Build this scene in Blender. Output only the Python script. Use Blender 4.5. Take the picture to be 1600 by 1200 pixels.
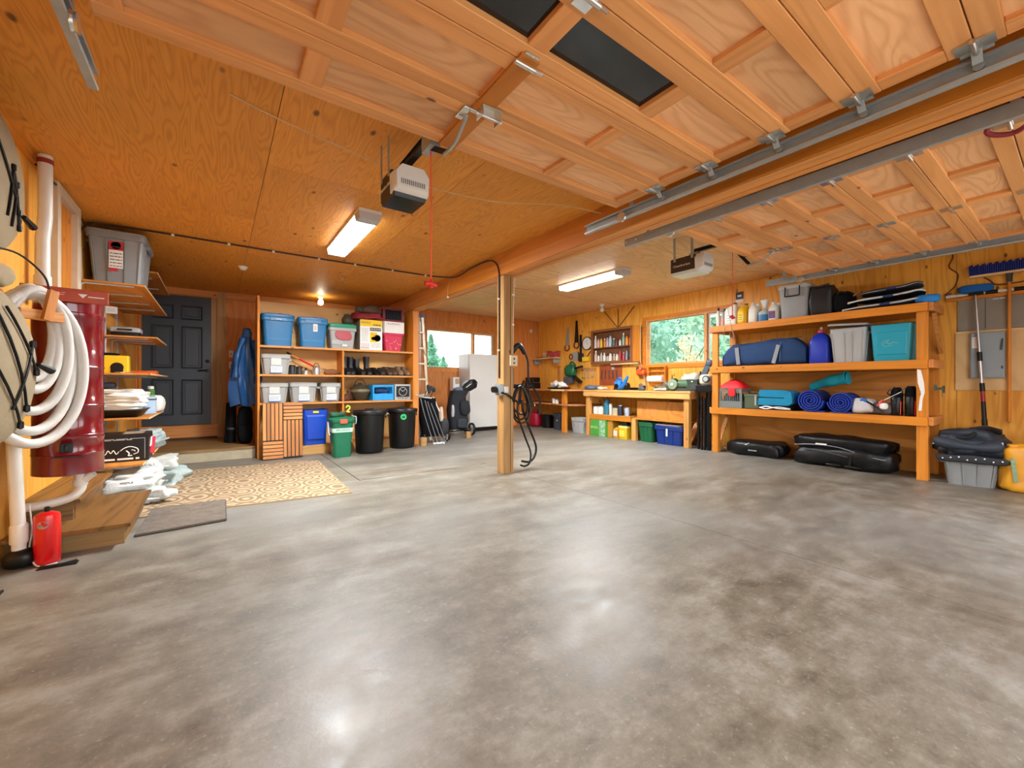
import bpy, math, random
from mathutils import Vector, noise
random.seed(7)
for o in list(bpy.data.objects): bpy.data.objects.remove(o)
C = bpy.context.scene.collection
S = bpy.context.scene
PI = math.pi
R = math.radians
def hx(h):
    h = h.lstrip('#'); r = [int(h[i:i+2], 16)/255 for i in (0, 2, 4)]
    return tuple(c/12.92 if c <= .04045 else ((c+.055)/1.055)**2.4 for c in r)
# ---------------------------------------------------------------- camera, sky, exposure
cam = bpy.data.cameras.new('camera'); co = bpy.data.objects.new('camera', cam); C.objects.link(co)
co.location = (0, 0, 1.05); co.rotation_euler = (R(90), 0, -math.atan2(460, 645))
cam.sensor_width = 36; cam.lens = 36*645/1600; cam.clip_start = .02; cam.clip_end = 300
S.camera = co
w = bpy.data.worlds.new('overcast_sky'); S.world = w; w.use_nodes = True
wn = w.node_tree; bg = wn.nodes['Background']
wtc = wn.nodes.new('ShaderNodeTexCoord'); wno = wn.nodes.new('ShaderNodeTexNoise'); wra = wn.nodes.new('ShaderNodeValToRGB')
wno.inputs['Scale'].default_value = 2.2; wno.inputs['Detail'].default_value = 5
wra.color_ramp.elements[0].color = (.80, .87, .97, 1); wra.color_ramp.elements[1].color = (1, 1, 1, 1)
wra.color_ramp.elements[0].position = .3; wra.color_ramp.elements[1].position = .62
wn.links.new(wtc.outputs['Generated'], wno.inputs['Vector']); wn.links.new(wno.outputs[0], wra.inputs[0]); wn.links.new(wra.outputs[0], bg.inputs[0])
bg.inputs[1].default_value = 1.2
S.view_settings.view_transform = 'Standard'; S.view_settings.look = 'None'; S.view_settings.gamma = 1
S.view_settings.use_curve_mapping = False
S.view_settings.exposure = 2.0
FLUORO = 75.0      # emission of the fluorescent diffusers
for px, w_ in ((1.05, 2.8), (4.38, 2.6)):     # sampling portals in the two open garage doorways (they give off no light of their own)
    l = bpy.data.lights.new('doorway_portal', 'AREA'); l.shape = 'RECTANGLE'; l.size = w_; l.size_y = 2.2; l.cycles.is_portal = True
    o = bpy.data.objects.new('doorway_portal', l); C.objects.link(o); o.location = (px, -.32, 1.1); o.rotation_euler = (R(90), 0, PI)
# ---------------------------------------------------------------- mesh helper
class MB:
    def __init__(s): s.v = []; s.f = []; s.sm = []; s.ns = False
    def add(s, vs, fs, sm=False):
        o = len(s.v); s.v += [tuple(p) for p in vs]; s.f += [[i+o for i in f] for f in fs]; s.sm += [sm]*len(fs); return s
    def box(s, x0, x1, y0, y1, z0, z1):
        return s.add([(x, y, z) for z in (z0, z1) for y in (y0, y1) for x in (x0, x1)],
                     [[0, 2, 3, 1], [4, 5, 7, 6], [0, 1, 5, 4], [2, 6, 7, 3], [0, 4, 6, 2], [1, 3, 7, 5]])
    def bar(s, p, q, w, h, up=(0, 0, 1)):
        p = Vector(p); q = Vector(q); d = (q-p).normalized(); a = d.cross(Vector(up))
        if a.length < 1e-4: a = d.cross(Vector((0, 1, 0)))
        a.normalize(); b = a.cross(d)
        vs = [t+a*i*w/2+b*j*h/2 for t in (p, q) for j in (-1, 1) for i in (-1, 1)]
        return s.add(vs, [[0, 2, 3, 1], [4, 5, 7, 6], [0, 1, 5, 4], [2, 6, 7, 3], [0, 4, 6, 2], [1, 3, 7, 5]])
    def loft(s, rings, sm=True, caps=True, closed=False):
        n = len(rings[0]); m = len(rings); fs = []
        for i in range(m if closed else m-1):
            a = i*n; b = ((i+1) % m)*n
            for j in range(n): k = (j+1) % n; fs.append([a+j, a+k, b+k, b+j])
        s.add([p for r in rings for p in r], fs, sm)
        if caps and not closed: s.add(rings[0], [list(range(n))[::-1]]); s.add(rings[-1], [list(range(n))])
        return s
    def lathe(s, prof, n=18, c=(0, 0, 0), ax='z', sm=True, caps=None):
        rs = []
        for r, h in prof:
            ring = []
            for i in range(n):
                t = 2*PI*i/n; a, b = r*math.cos(t), r*math.sin(t)
                p = (a, b, h) if ax == 'z' else (h, a, b) if ax == 'x' else (b, h, a)
                ring.append((p[0]+c[0], p[1]+c[1], p[2]+c[2]))
            rs.append(ring)
        return s.loft(rs, sm, tuple(prof[0]) != tuple(prof[-1]) if caps is None else caps)
    def tube(s, pts, r, n=8, closed=False, sm=True):
        P = [Vector(p) for p in pts]; m = len(P); rs = []; a = None
        for i in range(m):
            d = (P[(i+1) % m]-P[i-1]) if closed else P[min(i+1, m-1)]-P[max(i-1, 0)]
            if d.length < 1e-9: d = Vector((0, 0, 1))
            d.normalize()
            if a is None: a = d.cross(Vector((0, 0, 1)) if abs(d.z) < .9 else Vector((1, 0, 0)))
            a = (a-d*a.dot(d)); a.normalize(); b = d.cross(a)
            rr_ = r(i/(m-1)) if callable(r) else r
            rs.append([P[i]+(a*math.cos(2*PI*k/n)+b*math.sin(2*PI*k/n))*rr_ for k in range(n)])
        return s.loft(rs, sm, True, closed)
    def prism(s, poly, ax, a, b, sm=False):
        f = {'x': lambda p, t: (t, p[0], p[1]), 'y': lambda p, t: (p[0], t, p[1]), 'z': lambda p, t: (p[0], p[1], t)}[ax]
        return s.loft([[f(p, a) for p in poly], [f(p, b) for p in poly]], sm)
    def soft(s, w, d, h, e=.5, amp=.015, seed=0, nu=28, nv=14, c=(0, 0, 0), fr=6):
        sg = lambda x, p: math.copysign(abs(x)**p, x); rs = []; s.ns = True
        for j in range(nv+1):
            ph = -PI/2+PI*j/nv; ring = []
            for i in range(nu):
                t = 2*PI*i/nu; cp = max(math.cos(ph), .02)
                p = Vector((w/2*sg(cp, e)*sg(math.cos(t), e), d/2*sg(cp, e)*sg(math.sin(t), e), h/2*sg(math.sin(ph), e)))
                k = noise.noise(p*fr+Vector((seed*3.1, seed*1.7, seed)))+.5*noise.noise(p*fr*2.3+Vector((seed, 9, 3)))
                q = p*(1+amp*k/max(.05, min(w, d, h)/2)); q.z = max(q.z, -h/2)
                ring.append((q.x+c[0], q.y+c[1], q.z+h/2+c[2]))
            rs.append(ring)
        return s.loft(rs)
    def build(s, name, mat, parent=None, loc=None, rot=None, bev=0, seg=2, kind=None):
        me = bpy.data.meshes.new(name); me.from_pydata(s.v, [], s.f)
        me.polygons.foreach_set('use_smooth', s.sm); me.materials.append(mat); me.update()
        if any(s.sm) and not s.ns: me.set_sharp_from_angle(angle=R(38))
        o = bpy.data.objects.new(name, me); C.objects.link(o)
        if parent: o.parent = parent
        if loc: o.location = loc
        if rot: o.rotation_euler = rot
        if bev:
            b = o.modifiers.new('edge', 'BEVEL'); b.width = bev; b.segments = seg; b.limit_method = 'ANGLE'; b.angle_limit = R(50)
        if kind: o['kind'] = kind
        return o
def rr(hw, hd, r, z, cx=0, cy=0, n=4):
    r = min(r, hw*.999, hd*.999); out = []
    for sx, sy, a0 in ((1, 1, 0), (-1, 1, 90), (-1, -1, 180), (1, -1, 270)):
        for k in range(n+1):
            a = R(a0+90*k/n); out.append((cx+sx*(hw-r)+r*math.cos(a), cy+sy*(hd-r)+r*math.sin(a), z))
    return out
def crv(pts, k=6, closed=False):
    P = [Vector(p) for p in pts]; n = len(P); out = []
    for i in range(n if closed else n-1):
        a, b, c, d = (P[(i+j-1) % n] if closed else P[min(max(i+j-1, 0), n-1)] for j in range(4))
        for t in range(k):
            t /= k; out.append(.5*((2*b)+(c-a)*t+(2*a-5*b+4*c-d)*t*t+(3*b-a-3*c+d)*t**3))
    if not closed: out.append(P[-1])
    return out
def B(*a): return MB().box(*a)
def tag(o, label, cat, group=None):
    o['label'] = label; o['category'] = cat
    if group: o['group'] = group
    return o
def thing(name, label, cat, loc=(0, 0, 0), rz=0, group=None):
    o = bpy.data.objects.new(name, None); C.objects.link(o); o.empty_display_size = .1
    o.location = loc; o.rotation_euler = (0, 0, rz); return tag(o, label, cat, group)
def solo(mb, name, m, label, cat, loc=(0, 0, 0), rz=0, group=None, bev=0, rot=None):
    return tag(mb.build(name, m, None, loc, rot or (0, 0, rz), bev), label, cat, group)
def kids(o): return list(o.children)
def dup(o, loc=None, rz=None, label=None, parent=None, swap=None):
    c = o.copy(); C.objects.link(c)
    if parent: c.parent = parent
    if loc: c.location = loc
    if rz is not None: c.rotation_euler = (0, 0, rz)
    if label: c['label'] = label
    if swap and c.type == 'MESH' and c.data.materials and c.data.materials[0].name in swap:
        c.data = c.data.copy(); c.data.materials[0] = swap[c.data.materials[0].name]
    for k in kids(o): dup(k, parent=c, swap=swap)
    return c
def struct(o): o['kind'] = 'structure'; return o
def shell(name):
    o = bpy.data.objects.new(name, None); C.objects.link(o); return struct(o)
def lettering(txt, size, m, parent, loc, rot=(PI/2, 0, 0), name='lettering', align='CENTER', sx=1, shear=0):
    cu = bpy.data.curves.new(name, 'FONT'); cu.body = txt; cu.size = size; cu.align_x = align; cu.align_y = 'CENTER'
    cu.extrude = .0008; cu.resolution_u = 2; cu.shear = shear; cu.materials.append(m)
    tmp = bpy.data.objects.new(name, cu); C.objects.link(tmp); me = bpy.data.meshes.new_from_object(tmp); bpy.data.objects.remove(tmp); bpy.data.curves.remove(cu)
    o = bpy.data.objects.new(name, me); C.objects.link(o); o.parent = parent; o.location = loc; o.rotation_euler = rot; o.scale = (sx, 1, 1)
    o['kind'] = 'stuff'; return o
# ---------------------------------------------------------------- materials
_m = {}
def nd(nt, ty, ins=None, **at):
    n = nt.nodes.new('ShaderNode'+ty)
    for k, v in at.items(): setattr(n, k, v)
    for k, v in (ins or {}).items():
        if isinstance(v, bpy.types.NodeSocket): nt.links.new(v, n.inputs[k])
        else: n.inputs[k].default_value = v
    return n
def mth(nt, op, a, b=0.0, c=0.0, clamp=False):
    return nd(nt, 'Math', {0: a, 1: b, 2: c}, operation=op, use_clamp=clamp).outputs[0]
def mixc(nt, f, a, b, mode='MIX'):
    a = a if isinstance(a, bpy.types.NodeSocket) else (*a, 1); b = b if isinstance(b, bpy.types.NodeSocket) else (*b, 1)
    return nd(nt, 'Mix', {0: f, 6: a, 7: b}, data_type='RGBA', blend_type=mode).outputs[2]
def base(name):
    m = bpy.data.materials.new(name); m.use_nodes = True; nt = m.node_tree
    return m, nt, nt.nodes['Principled BSDF']
def mat(name, col, rough=.5, metal=0, var=.08, vs=9, bump=0, bs=60, spec=.5, coat=0, alpha=1, trans=0, emit=0):
    if name in _m: return _m[name]
    m, nt, p = base(name); col = hx(col) if isinstance(col, str) else col
    p.inputs['Roughness'].default_value = rough; p.inputs['Metallic'].default_value = metal
    p.inputs['Specular IOR Level'].default_value = spec; p.inputs['Coat Weight'].default_value = coat
    p.inputs['Alpha'].default_value = alpha; p.inputs['Transmission Weight'].default_value = trans
    tc = nd(nt, 'TexCoord').outputs['Object']
    n = nd(nt, 'TexNoise', {'Vector': tc, 'Scale': vs, 'Detail': 3.0}).outputs[0]
    f = mth(nt, 'MULTIPLY', mth(nt, 'SUBTRACT', n, .5), var*2.5)
    c = mixc(nt, 1.0, col, nd(nt, 'CombineColor', {0: mth(nt, 'ADD', f, 1.0), 1: mth(nt, 'ADD', f, 1.0), 2: mth(nt, 'ADD', f, 1.0)}).outputs[0], 'MULTIPLY')
    nt.links.new(c, p.inputs['Base Color'])
    if bump:
        b = nd(nt, 'TexNoise', {'Vector': tc, 'Scale': bs, 'Detail': 4.0}).outputs[0]
        nt.links.new(nd(nt, 'Bump', {'Strength': bump, 'Distance': .01, 'Height': b}).outputs[0], p.inputs['Normal'])
    if emit: p.inputs['Emission Color'].default_value = (*col, 1); p.inputs['Emission Strength'].default_value = emit
    _m[name] = m; return m
def wood(name, light, dark, ax, rings=9, across=2.2, along=.45, contrast=.6, knots=.5, rough=.5, tone=.18, kc='#4a1f08', ks=(8.5, 4.5)):
    if name in _m: return _m[name]
    m, nt, p = base(name); light, dark, kc = hx(light), hx(dark), hx(kc)
    tc = nd(nt, 'TexCoord').outputs['Object']; rd = nd(nt, 'ObjectInfo').outputs['Random']
    off = nd(nt, 'CombineXYZ', {0: mth(nt, 'MULTIPLY', rd, 31.0), 1: mth(nt, 'MULTIPLY', rd, 57.0), 2: mth(nt, 'MULTIPLY', rd, 13.0)}).outputs[0]
    v = nd(nt, 'VectorMath', {0: tc, 1: off}, operation='ADD').outputs[0]
    def mp(a, b):
        s = [a, a, a]; s['xyz'.index(ax)] = b
        return nd(nt, 'VectorMath', {0: v, 1: s}, operation='MULTIPLY').outputs[0]
    n1 = nd(nt, 'TexNoise', {'Vector': mp(across, along), 'Scale': 1.0, 'Detail': 1.5, 'Roughness': .45, 'Distortion': .35}).outputs[0]
    sn = mth(nt, 'SINE', mth(nt, 'MULTIPLY', n1, rings*6.283))
    ring = mth(nt, 'POWER', mth(nt, 'MULTIPLY_ADD', sn, .5, .5), 2.2)
    fib = nd(nt, 'TexNoise', {'Vector': mp(90.0, 3.0), 'Scale': 1.0, 'Detail': 2.0}).outputs[0]
    brd = nd(nt, 'TexNoise', {'Vector': mp(1.1, .5), 'Scale': 1.0, 'Detail': 3.0}).outputs[0]
    f = mth(nt, 'ADD', mth(nt, 'MULTIPLY', ring, contrast*.62), mth(nt, 'MULTIPLY', mth(nt, 'SUBTRACT', fib, .35), contrast*.75), clamp=True)
    c = mixc(nt, f, light, dark)
    t = mth(nt, 'MULTIPLY_ADD', mth(nt, 'SUBTRACT', brd, .5), tone*4, 1.0)
    t = mth(nt, 'MULTIPLY', t, mth(nt, 'MULTIPLY_ADD', rd, tone*.7, 1-tone*.35))
    c = mixc(nt, 1.0, c, nd(nt, 'CombineColor', {0: t, 1: t, 2: t}).outputs[0], 'MULTIPLY')
    if knots:
        vo = nd(nt, 'TexVoronoi', {'Vector': mp(*ks), 'Scale': 1.0})
        on = mth(nt, 'GREATER_THAN', nd(nt, 'SeparateColor', {0: vo.outputs['Color']}).outputs[0], 1-knots*.75)
        k = mth(nt, 'MULTIPLY', nd(nt, 'MapRange', {0: vo.outputs['Distance'], 1: .15, 2: .06, 3: 0.0, 4: .85}, interpolation_type='SMOOTHSTEP').outputs[0], on)
        c = mixc(nt, k, c, kc)
    nt.links.new(c, p.inputs['Base Color']); p.inputs['Roughness'].default_value = rough; p.inputs['Specular IOR Level'].default_value = .35
    nt.links.new(nd(nt, 'Bump', {'Strength': .12, 'Distance': .004, 'Height': mth(nt, 'ADD', fib, ring)}).outputs[0], p.inputs['Normal'])
    _m[name] = m; return m
PLYC = wood('ceiling_plywood_left', '#de963a', '#a45c16', 'y', rings=16, across=9.0, along=1.0, contrast=.5, knots=.6, rough=.55, tone=.10, ks=(6.5, 3.4))
PLYR = wood('ceiling_plywood_right', '#e4ba86', '#c08a54', 'x', rings=12, across=3.4, along=.7, contrast=.55, knots=.15, rough=.5, tone=.1)
PLYW = wood('wall_plywood', '#f0b04a', '#c87c18', 'z', rings=9, across=5.0, along=.5, contrast=.6, knots=.75, rough=.45, tone=.12)
PLYB = wood('back_wall_plywood', '#d58a46', '#ad6020', 'z', rings=9, across=4.0, along=.5, contrast=.55, knots=.5, rough=.5, tone=.12)
PLYS = wood('shelf_plywood_x', '#d2a160', '#aa7434', 'x', rings=8, contrast=.55, knots=.2)
PLYL = wood('shelf_plywood_y', '#c9873c', '#95591c', 'y', rings=8, contrast=.6, knots=.2)
LUMX = wood('lumber_x', '#d79250', '#a9642a', 'x', rings=6, across=9, along=.5, contrast=.55, knots=.2)
LUMY = wood('lumber_y', '#d88524', '#a85c10', 'y', rings=6, across=9, along=.5, contrast=.55, knots=.3)
LUMZ = wood('lumber_z', '#d4852c', '#a45e14', 'z', rings=6, across=9, along=.5, contrast=.55, knots=.3)
POST = wood('post_lumber', '#b48b57', '#7c5c34', 'z', rings=5, across=8, along=.4, contrast=.6, knots=.2)
BENY = wood('bench_lumber_y', '#dba562', '#b07a38', 'y', rings=6, across=9, along=.5, contrast=.55, knots=.4)
BENZ = wood('bench_lumber_z', '#d39a54', '#a56d2c', 'z', rings=6, across=9, along=.5, contrast=.6, knots=.4)
CNTR = wood('counter_wood', '#b9774a', '#8d5228', 'y', rings=6, across=9, along=.5, contrast=.5, knots=0)
BEAMM = wood('beam_wood', '#bd7424', '#94530f', 'y', rings=5, across=4, along=.4, contrast=.55, knots=.25, rough=.5)
BEAMP = wood('beam_edge_wood', '#d9934c', '#b06a2b', 'y', rings=5, across=9, along=.4, contrast=.5, knots=0)
DRW = wood('door_rail_fir', '#e0a062', '#bb7636', 'x', rings=6, across=9, along=.5, contrast=.5, knots=.12)
DSW = wood('door_stile_fir', '#dc9a5c', '#b87134', 'y', rings=6, across=9, along=.5, contrast=.5, knots=.1)
DPL = wood('door_panel_plywood', '#e3b07e', '#bf814e', 'x', rings=12, across=5, along=1.1, contrast=.6, knots=.05, tone=.25)
TEAK = wood('teak_slat', '#c98850', '#9c6030', 'z', rings=4, across=12, along=.6, contrast=.45, knots=0, tone=.35)
TEAKX = wood('teak_slat_cross', '#c98850', '#9c6030', 'x', rings=4, across=12, along=.6, contrast=.45, knots=0, tone=.35)
DARKW = wood('dark_cabinet_wood', '#7a4a2a', '#54301a', 'y', rings=5, across=8, along=.5, contrast=.5, knots=0)
ROUGHY = wood('weathered_plank', '#8f6534', '#523616', 'y', rings=7, across=6, along=.6, contrast=.9, knots=.5, tone=.4)
ROUGHX = wood('weathered_plank_cross', '#937449', '#5b4223', 'x', rings=7, across=6, along=.6, contrast=.8, knots=.4)
PALE = wood('pale_plywood', '#e2c08a', '#c79c60', 'y', rings=6, across=2, along=.5, contrast=.4, knots=.1)
CREAM = mat('cream_paint', '#cdbfa6', .6, var=.1)
BLK = mat('black_plastic', '#0a0a0b', .4, var=.1, spec=.4)
BLKM = mat('black_metal', '#101113', .35, .3)
BLKF = mat('black_fabric', '#0d0e11', .95, var=.25, bump=.4, bs=120, spec=.2)
NAVY = mat('navy_fabric', '#123764', .8, var=.2, bump=.4, bs=90)
GALV = mat('galvanised_steel', '#a4abad', .42, .45, var=.12, vs=20)
ALU = mat('aluminium', '#c9cbcc', .32, .8)
CHR = mat('bright_zinc', '#d7d8d6', .25, .9)
WHT = mat('white_plastic', '#dedcd6', .4, var=.04)
WPVC = mat('white_pvc', '#d8d4ca', .35, var=.06)
HOSE = mat('pale_grey_hose', '#d0cdc6', .5, var=.06, bump=.25, bs=40)
PAPER = mat('white_paper', '#e8e6e1', .7, var=.05)
GREY = mat('grey_tote_plastic', '#8b8f90', .42, var=.04)
LGREY = mat('light_grey_plastic', '#a9abaa', .4, var=.04)
CLRG = mat('smoky_clear_plastic', '#a3a3a0', .35, var=.1)
BLUEB = mat('blue_tote_plastic', '#0e6ba2', .38, var=.05)
RED = mat('red_enamel', '#d01414', .28, var=.05, coat=.3)
MAROON = mat('maroon_enamel', '#720614', .2, var=.03, coat=1)
RUST = mat('rust_red_panel', '#b2401a', .4, var=.08)
INK = mat('dark_print', '#3a3a3c', .6, var=.1)
GINK = mat('grey_print', '#9a9a9c', .6, var=.1)
RINK = mat('red_print', '#c02838', .5, var=.06)
YEL = mat('yellow_print', '#ecc21e', .45, var=.05)
ORNG = mat('orange_plastic', '#dd5a1c', .4, var=.08)
WIRE = mat('cream_wire', '#cfae82', .6)
DWIRE = mat('dark_cable', '#3b2118', .5)
# ---------------------------------------------------------------- the setting
XL, XR, YB, YF, ZL, ZR = -1.02, 6.88, 8.45, -.3, 2.58, 2.69
def concrete():
    m, nt, p = base('garage_concrete')
    tc = nd(nt, 'TexCoord').outputs['Object']
    st = nd(nt, 'Mapping', {'Vector': tc, 'Rotation': (0, 0, R(30)), 'Scale': (.7, 2.0, 1)}).outputs[0]
    n1 = nd(nt, 'TexNoise', {'Vector': st, 'Scale': 1.5, 'Detail': 9.0, 'Roughness': .68}).outputs[0]
    n2 = nd(nt, 'TexNoise', {'Vector': tc, 'Scale': 5.5, 'Detail': 10.0, 'Roughness': .74}).outputs[0]
    n3 = nd(nt, 'TexNoise', {'Vector': tc, 'Scale': 55.0, 'Detail': 4.0}).outputs[0]
    n4 = nd(nt, 'TexNoise', {'Vector': tc, 'Scale': .38, 'Detail': 2.0}).outputs[0]
    cr = nd(nt, 'ValToRGB', {0: mth(nt, 'ADD', mth(nt, 'MULTIPLY', n1, .5), mth(nt, 'MULTIPLY', n2, .5))})
    e = cr.color_ramp.elements; e[0].position = .38; e[0].color = (*hx('#544c40'), 1); e[1].position = .62; e[1].color = (*hx('#97938a'), 1)
    e.new(.5).color = (*hx('#797163'), 1)
    c = mixc(nt, nd(nt, 'MapRange', {0: n4, 1: .4, 2: .62}).outputs[0], cr.outputs[0], mixc(nt, .5, cr.outputs[0], hx('#828484')))
    c = mixc(nt, nd(nt, 'MapRange', {0: n3, 1: .6, 2: .75, 4: .45}).outputs[0], c, hx('#a3a29b'))
    c = mixc(nt, nd(nt, 'MapRange', {0: n3, 1: .40, 2: .28, 4: .3}).outputs[0], c, hx('#514d46'))
    nt.links.new(c, p.inputs['Base Color'])
    nt.links.new(nd(nt, 'MapRange', {0: n2, 1: .35, 2: .7, 3: .34, 4: .58}).outputs[0], p.inputs['Roughness'])
    p.inputs['Specular IOR Level'].default_value = .42
    nt.links.new(nd(nt, 'Bump', {'Strength': .18, 'Distance': .006, 'Height': mth(nt, 'ADD', n2, mth(nt, 'MULTIPLY', n3, .5))}).outputs[0], p.inputs['Normal'])
    return m
CONC = concrete()
JOINT = mat('joint_filler', '#3f3a34', .9)
fl = struct(B(XL-.1, XR+.1, YF, YB+.1, -.15, -.006).build('floor', JOINT))
# the slab is cut by control joints: bays separated by narrow recessed grooves
mb = MB()
mb.loft([[(XL-.1, YF, z), (2.875, YF, z), (2.875, 4.62, z), (1.255, 4.62, z), (1.255, YB+.1, z), (XL-.1, YB+.1, z)] for z in (-.12, 0)], False)
mb.build('slab_bay', CONC, fl)
B(1.265, 2.875, 4.635, YB+.1, -.12, 0).build('slab_bay', CONC, fl); B(2.879, XR+.1, YF, YB+.1, -.12, 0).build('slab_bay', CONC, fl)
struct(B(-40, 50, -40, YF, -.2, -.06).build('ground', mat('driveway_concrete', '#b5b2ab', .8, var=.15, bump=.2)))
struct(B(-40, 60, YB+.3, 60, -.4, -.2).build('ground', mat('lawn_green', '#6f8f4c', .9, var=.3)))
struct(B(XR+.3, 60, YF, YB+.3, -.4, -.2).build('ground', mat('lawn_green', '#6f8f4c', .9)))
def cut(r, hs):
    rs = [r]
    for h in hs:
        out = []
        for a0, a1, b0, b1 in rs:
            if h[0] >= a1 or h[1] <= a0 or h[2] >= b1 or h[3] <= b0: out.append((a0, a1, b0, b1)); continue
            if h[0] > a0: out.append((a0, h[0], b0, b1))
            if h[1] < a1: out.append((h[1], a1, b0, b1))
            m0, m1 = max(a0, h[0]), min(a1, h[1])
            if h[2] > b0: out.append((m0, m1, b0, h[2]))
            if h[3] < b1: out.append((m0, m1, h[3], b1))
        rs = out
    return rs
def pbox(mb, pl, a0, a1, b0, b1, c0, c1):
    if pl == 'x': mb.box(c0, c1, a0, a1, b0, b1)
    elif pl == 'y': mb.box(a0, a1, c0, c1, b0, b1)
    else: mb.box(a0, a1, b0, b1, c0, c1)
def wall(name, pl, a, b, c0, c1, m, holes=()):
    mb = MB()
    for r in cut((*a, *b), holes): pbox(mb, pl, *r, c0, c1)
    return struct(mb.build(name, m))
def sheets(par, pl, ab, bb, c0, c1, m, holes=(), g=.002, name='plywood_sheet'):
    for i in range(len(ab)-1):
        bs = bb[i] if isinstance(bb[0], (list, tuple)) else bb
        for j in range(len(bs)-1):
            mb = MB()
            for r in cut((ab[i]+g, ab[i+1]-g, bs[j]+g, bs[j+1]-g), holes): pbox(mb, pl, *r, c0, c1)
            mb.build(name, m, par)
GAPM = mat('dark_gap', '#2a1608', .9)
WR = (3.42, 5.10, 1.42, 2.30); WB = (3.72, 5.50, 1.40, 2.27)
t = wall('wall_left', 'x', (YF, YB), (0, ZR), XL-.12, XL-.012, GAPM); sheets(t, 'x', [YF, .9, 2.12, 3.34, 4.56, 5.78, 7.0, YB], [0, ZL], XL-.012, XL, PLYW)
t = wall('wall_right', 'x', (YF, YB), (0, ZR), XR+.012, XR+.12, GAPM, [WR]); sheets(t, 'x', [YF, .89, 2.11, 3.33, 4.55, 5.77, 6.99, 8.2, YB], [0, ZR], XR, XR+.012, PLYW, [WR])
t = wall('wall_back', 'y', (XL-.1, XR+.1), (0, ZR), YB+.012, YB+.12, GAPM, [WB]); sheets(t, 'y', [XL, .1, 1.32, 2.54, 3.7, 4.75, 5.9, XR], [0, ZR], YB, YB+.012, PLYB, [WB])
t = wall('wall_front', 'y', (XL-.1, XR+.1), (0, ZR), YF-.12, YF, PLYW, [(-.38, 2.48, 0, 2.2), (3.05, 5.7, 0, 2.2)])
struct(B(2.765, 2.845, 6.78, YB, 0, 2.32).build('wall_partition', PLYB))
t = struct(B(XL-.1, 2.8, YF-.1, YB+.1, ZL+.012, ZL+.15).build('ceiling', GAPM))
sheets(t, 'z', [XL, .28, 1.50, 2.70], [[YF, 2.1, 4.54, 7.0, YB], [YF, .9, 3.34, 5.78, 8.2, YB], [YF, 1.66, 4.10, 6.54, YB]], ZL, ZL+.012, PLYC)
t = struct(B(2.8, XR+.1, YF-.1, YB+.1, ZR+.012, ZR+.1).build('ceiling', GAPM))
sheets(t, 'z', [2.9, 4.2, 5.42, XR], [YF, .81, 3.25, 5.69, YB], ZR, ZR+.012, PLYR)
B(2.9, XR, 5.675, 5.705, ZR-.007, ZR).build('batten', DRW, t)
t = shell('beam')
B(2.70, 2.716, YF, 6.98, 2.325, ZL).build('fascia', BEAMM, t)
for i in range(3): B(2.718+i*.06, 2.774+i*.06, YF, 7.0, 2.32+.004*(i == 1), ZR).build('beam_board', BEAMP, t)
B(2.72, 2.9, 7.0, YB, 2.32, ZR).build('beam_board', BEAMM, t)
# left wall top rail, back wall header, step, skirt
struct(B(XL, XL+.03, YF, 5.2, ZL-.05, ZL).build('trim_1', LUMY))
struct(B(XL, .10, YB-.03, YB, 2.48, ZL).build('trim_2', LUMX))
struct(B(.0, .11, YB-.05, YB, .16, ZL).build('trim_3', POST))
struct(B(.115, 2.72, YB-.06, YB, 2.47, ZL).build('trim_4', LUMX))
t = struct(B(XL, .44, 6.94, YB, 0, .13).build('step', mat('step_concrete', '#b3a88e', .8, var=.2, bump=.2)))
B(XL, .44, 6.93, YB, .13, .165).build('step_board', ROUGHX, t)
# entrance door: six moulded panels
DG = mat('charcoal_door_paint', '#323b45', .42, var=.06)
d = struct(B(-.945, -.085, YB-.035, YB-.002, .395, 2.46).build('door_1', DG, bev=.003))
for px0, px1 in ((-.83, -.565), (-.47, -.20)):
    for z0, z1 in ((2.08, 2.30), (1.30, 1.97), (.56, 1.12)):
        m = MB()
        for k in range(2):
            i0, i1 = k*.022, (k+1)*.022; y0 = YB-.036-(.012 if k == 0 else 0); y1 = YB-.036-(0 if k == 0 else .006)
            ra = [(px0+i0, YB-.036-.022*(1-k), z0+i0), (px1-i0, YB-.036-.022*(1-k), z0+i0), (px1-i0, YB-.036-.022*(1-k), z1-i0), (px0+i0, YB-.036-.022*(1-k), z1-i0)]
            rb = [(px0+i1, YB-.036-.014*k*0, z0+i1), (px1-i1, YB-.036, z0+i1), (px1-i1, YB-.036, z1-i1), (px0+i1, YB-.036, z1-i1)]
            if k == 0: m.loft([[(px0, YB-.034, z0), (px1, YB-.034, z0), (px1, YB-.034, z1), (px0, YB-.034, z1)], ra, rb], False, False)
            else: m.loft([rb, [(px0+.05, YB-.05, z0+.05), (px1-.05, YB-.05, z0+.05), (px1-.05, YB-.05, z1-.05), (px0+.05, YB-.05, z1-.05)]], False, True)
        m.build('door_panel', DG, d)
h = MB().lathe([(.03, 0), (.03, -.008), (.012, -.01), (.012, -.05)], 14, (-.135, YB-.035, 1.27), 'y'); h.tube([(-.135, YB-.08, 1.27), (-.2, YB-.085, 1.272), (-.26, YB-.08, 1.265)], .011)
h.build('handle', BLKM, d); MB().lathe([(.028, 0), (.028, -.012), (.01, -.02)], 14, (-.135, YB-.035, 1.42), 'y').build('deadbolt', BLKM, d)
struct(B(-.98, -.945, YB-.03, YB, .39, 2.48).build('trim_5', LUMZ)); struct(B(-.085, -.0, YB-.03, YB, .39, 2.48).build('trim_6', POST))
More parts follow.
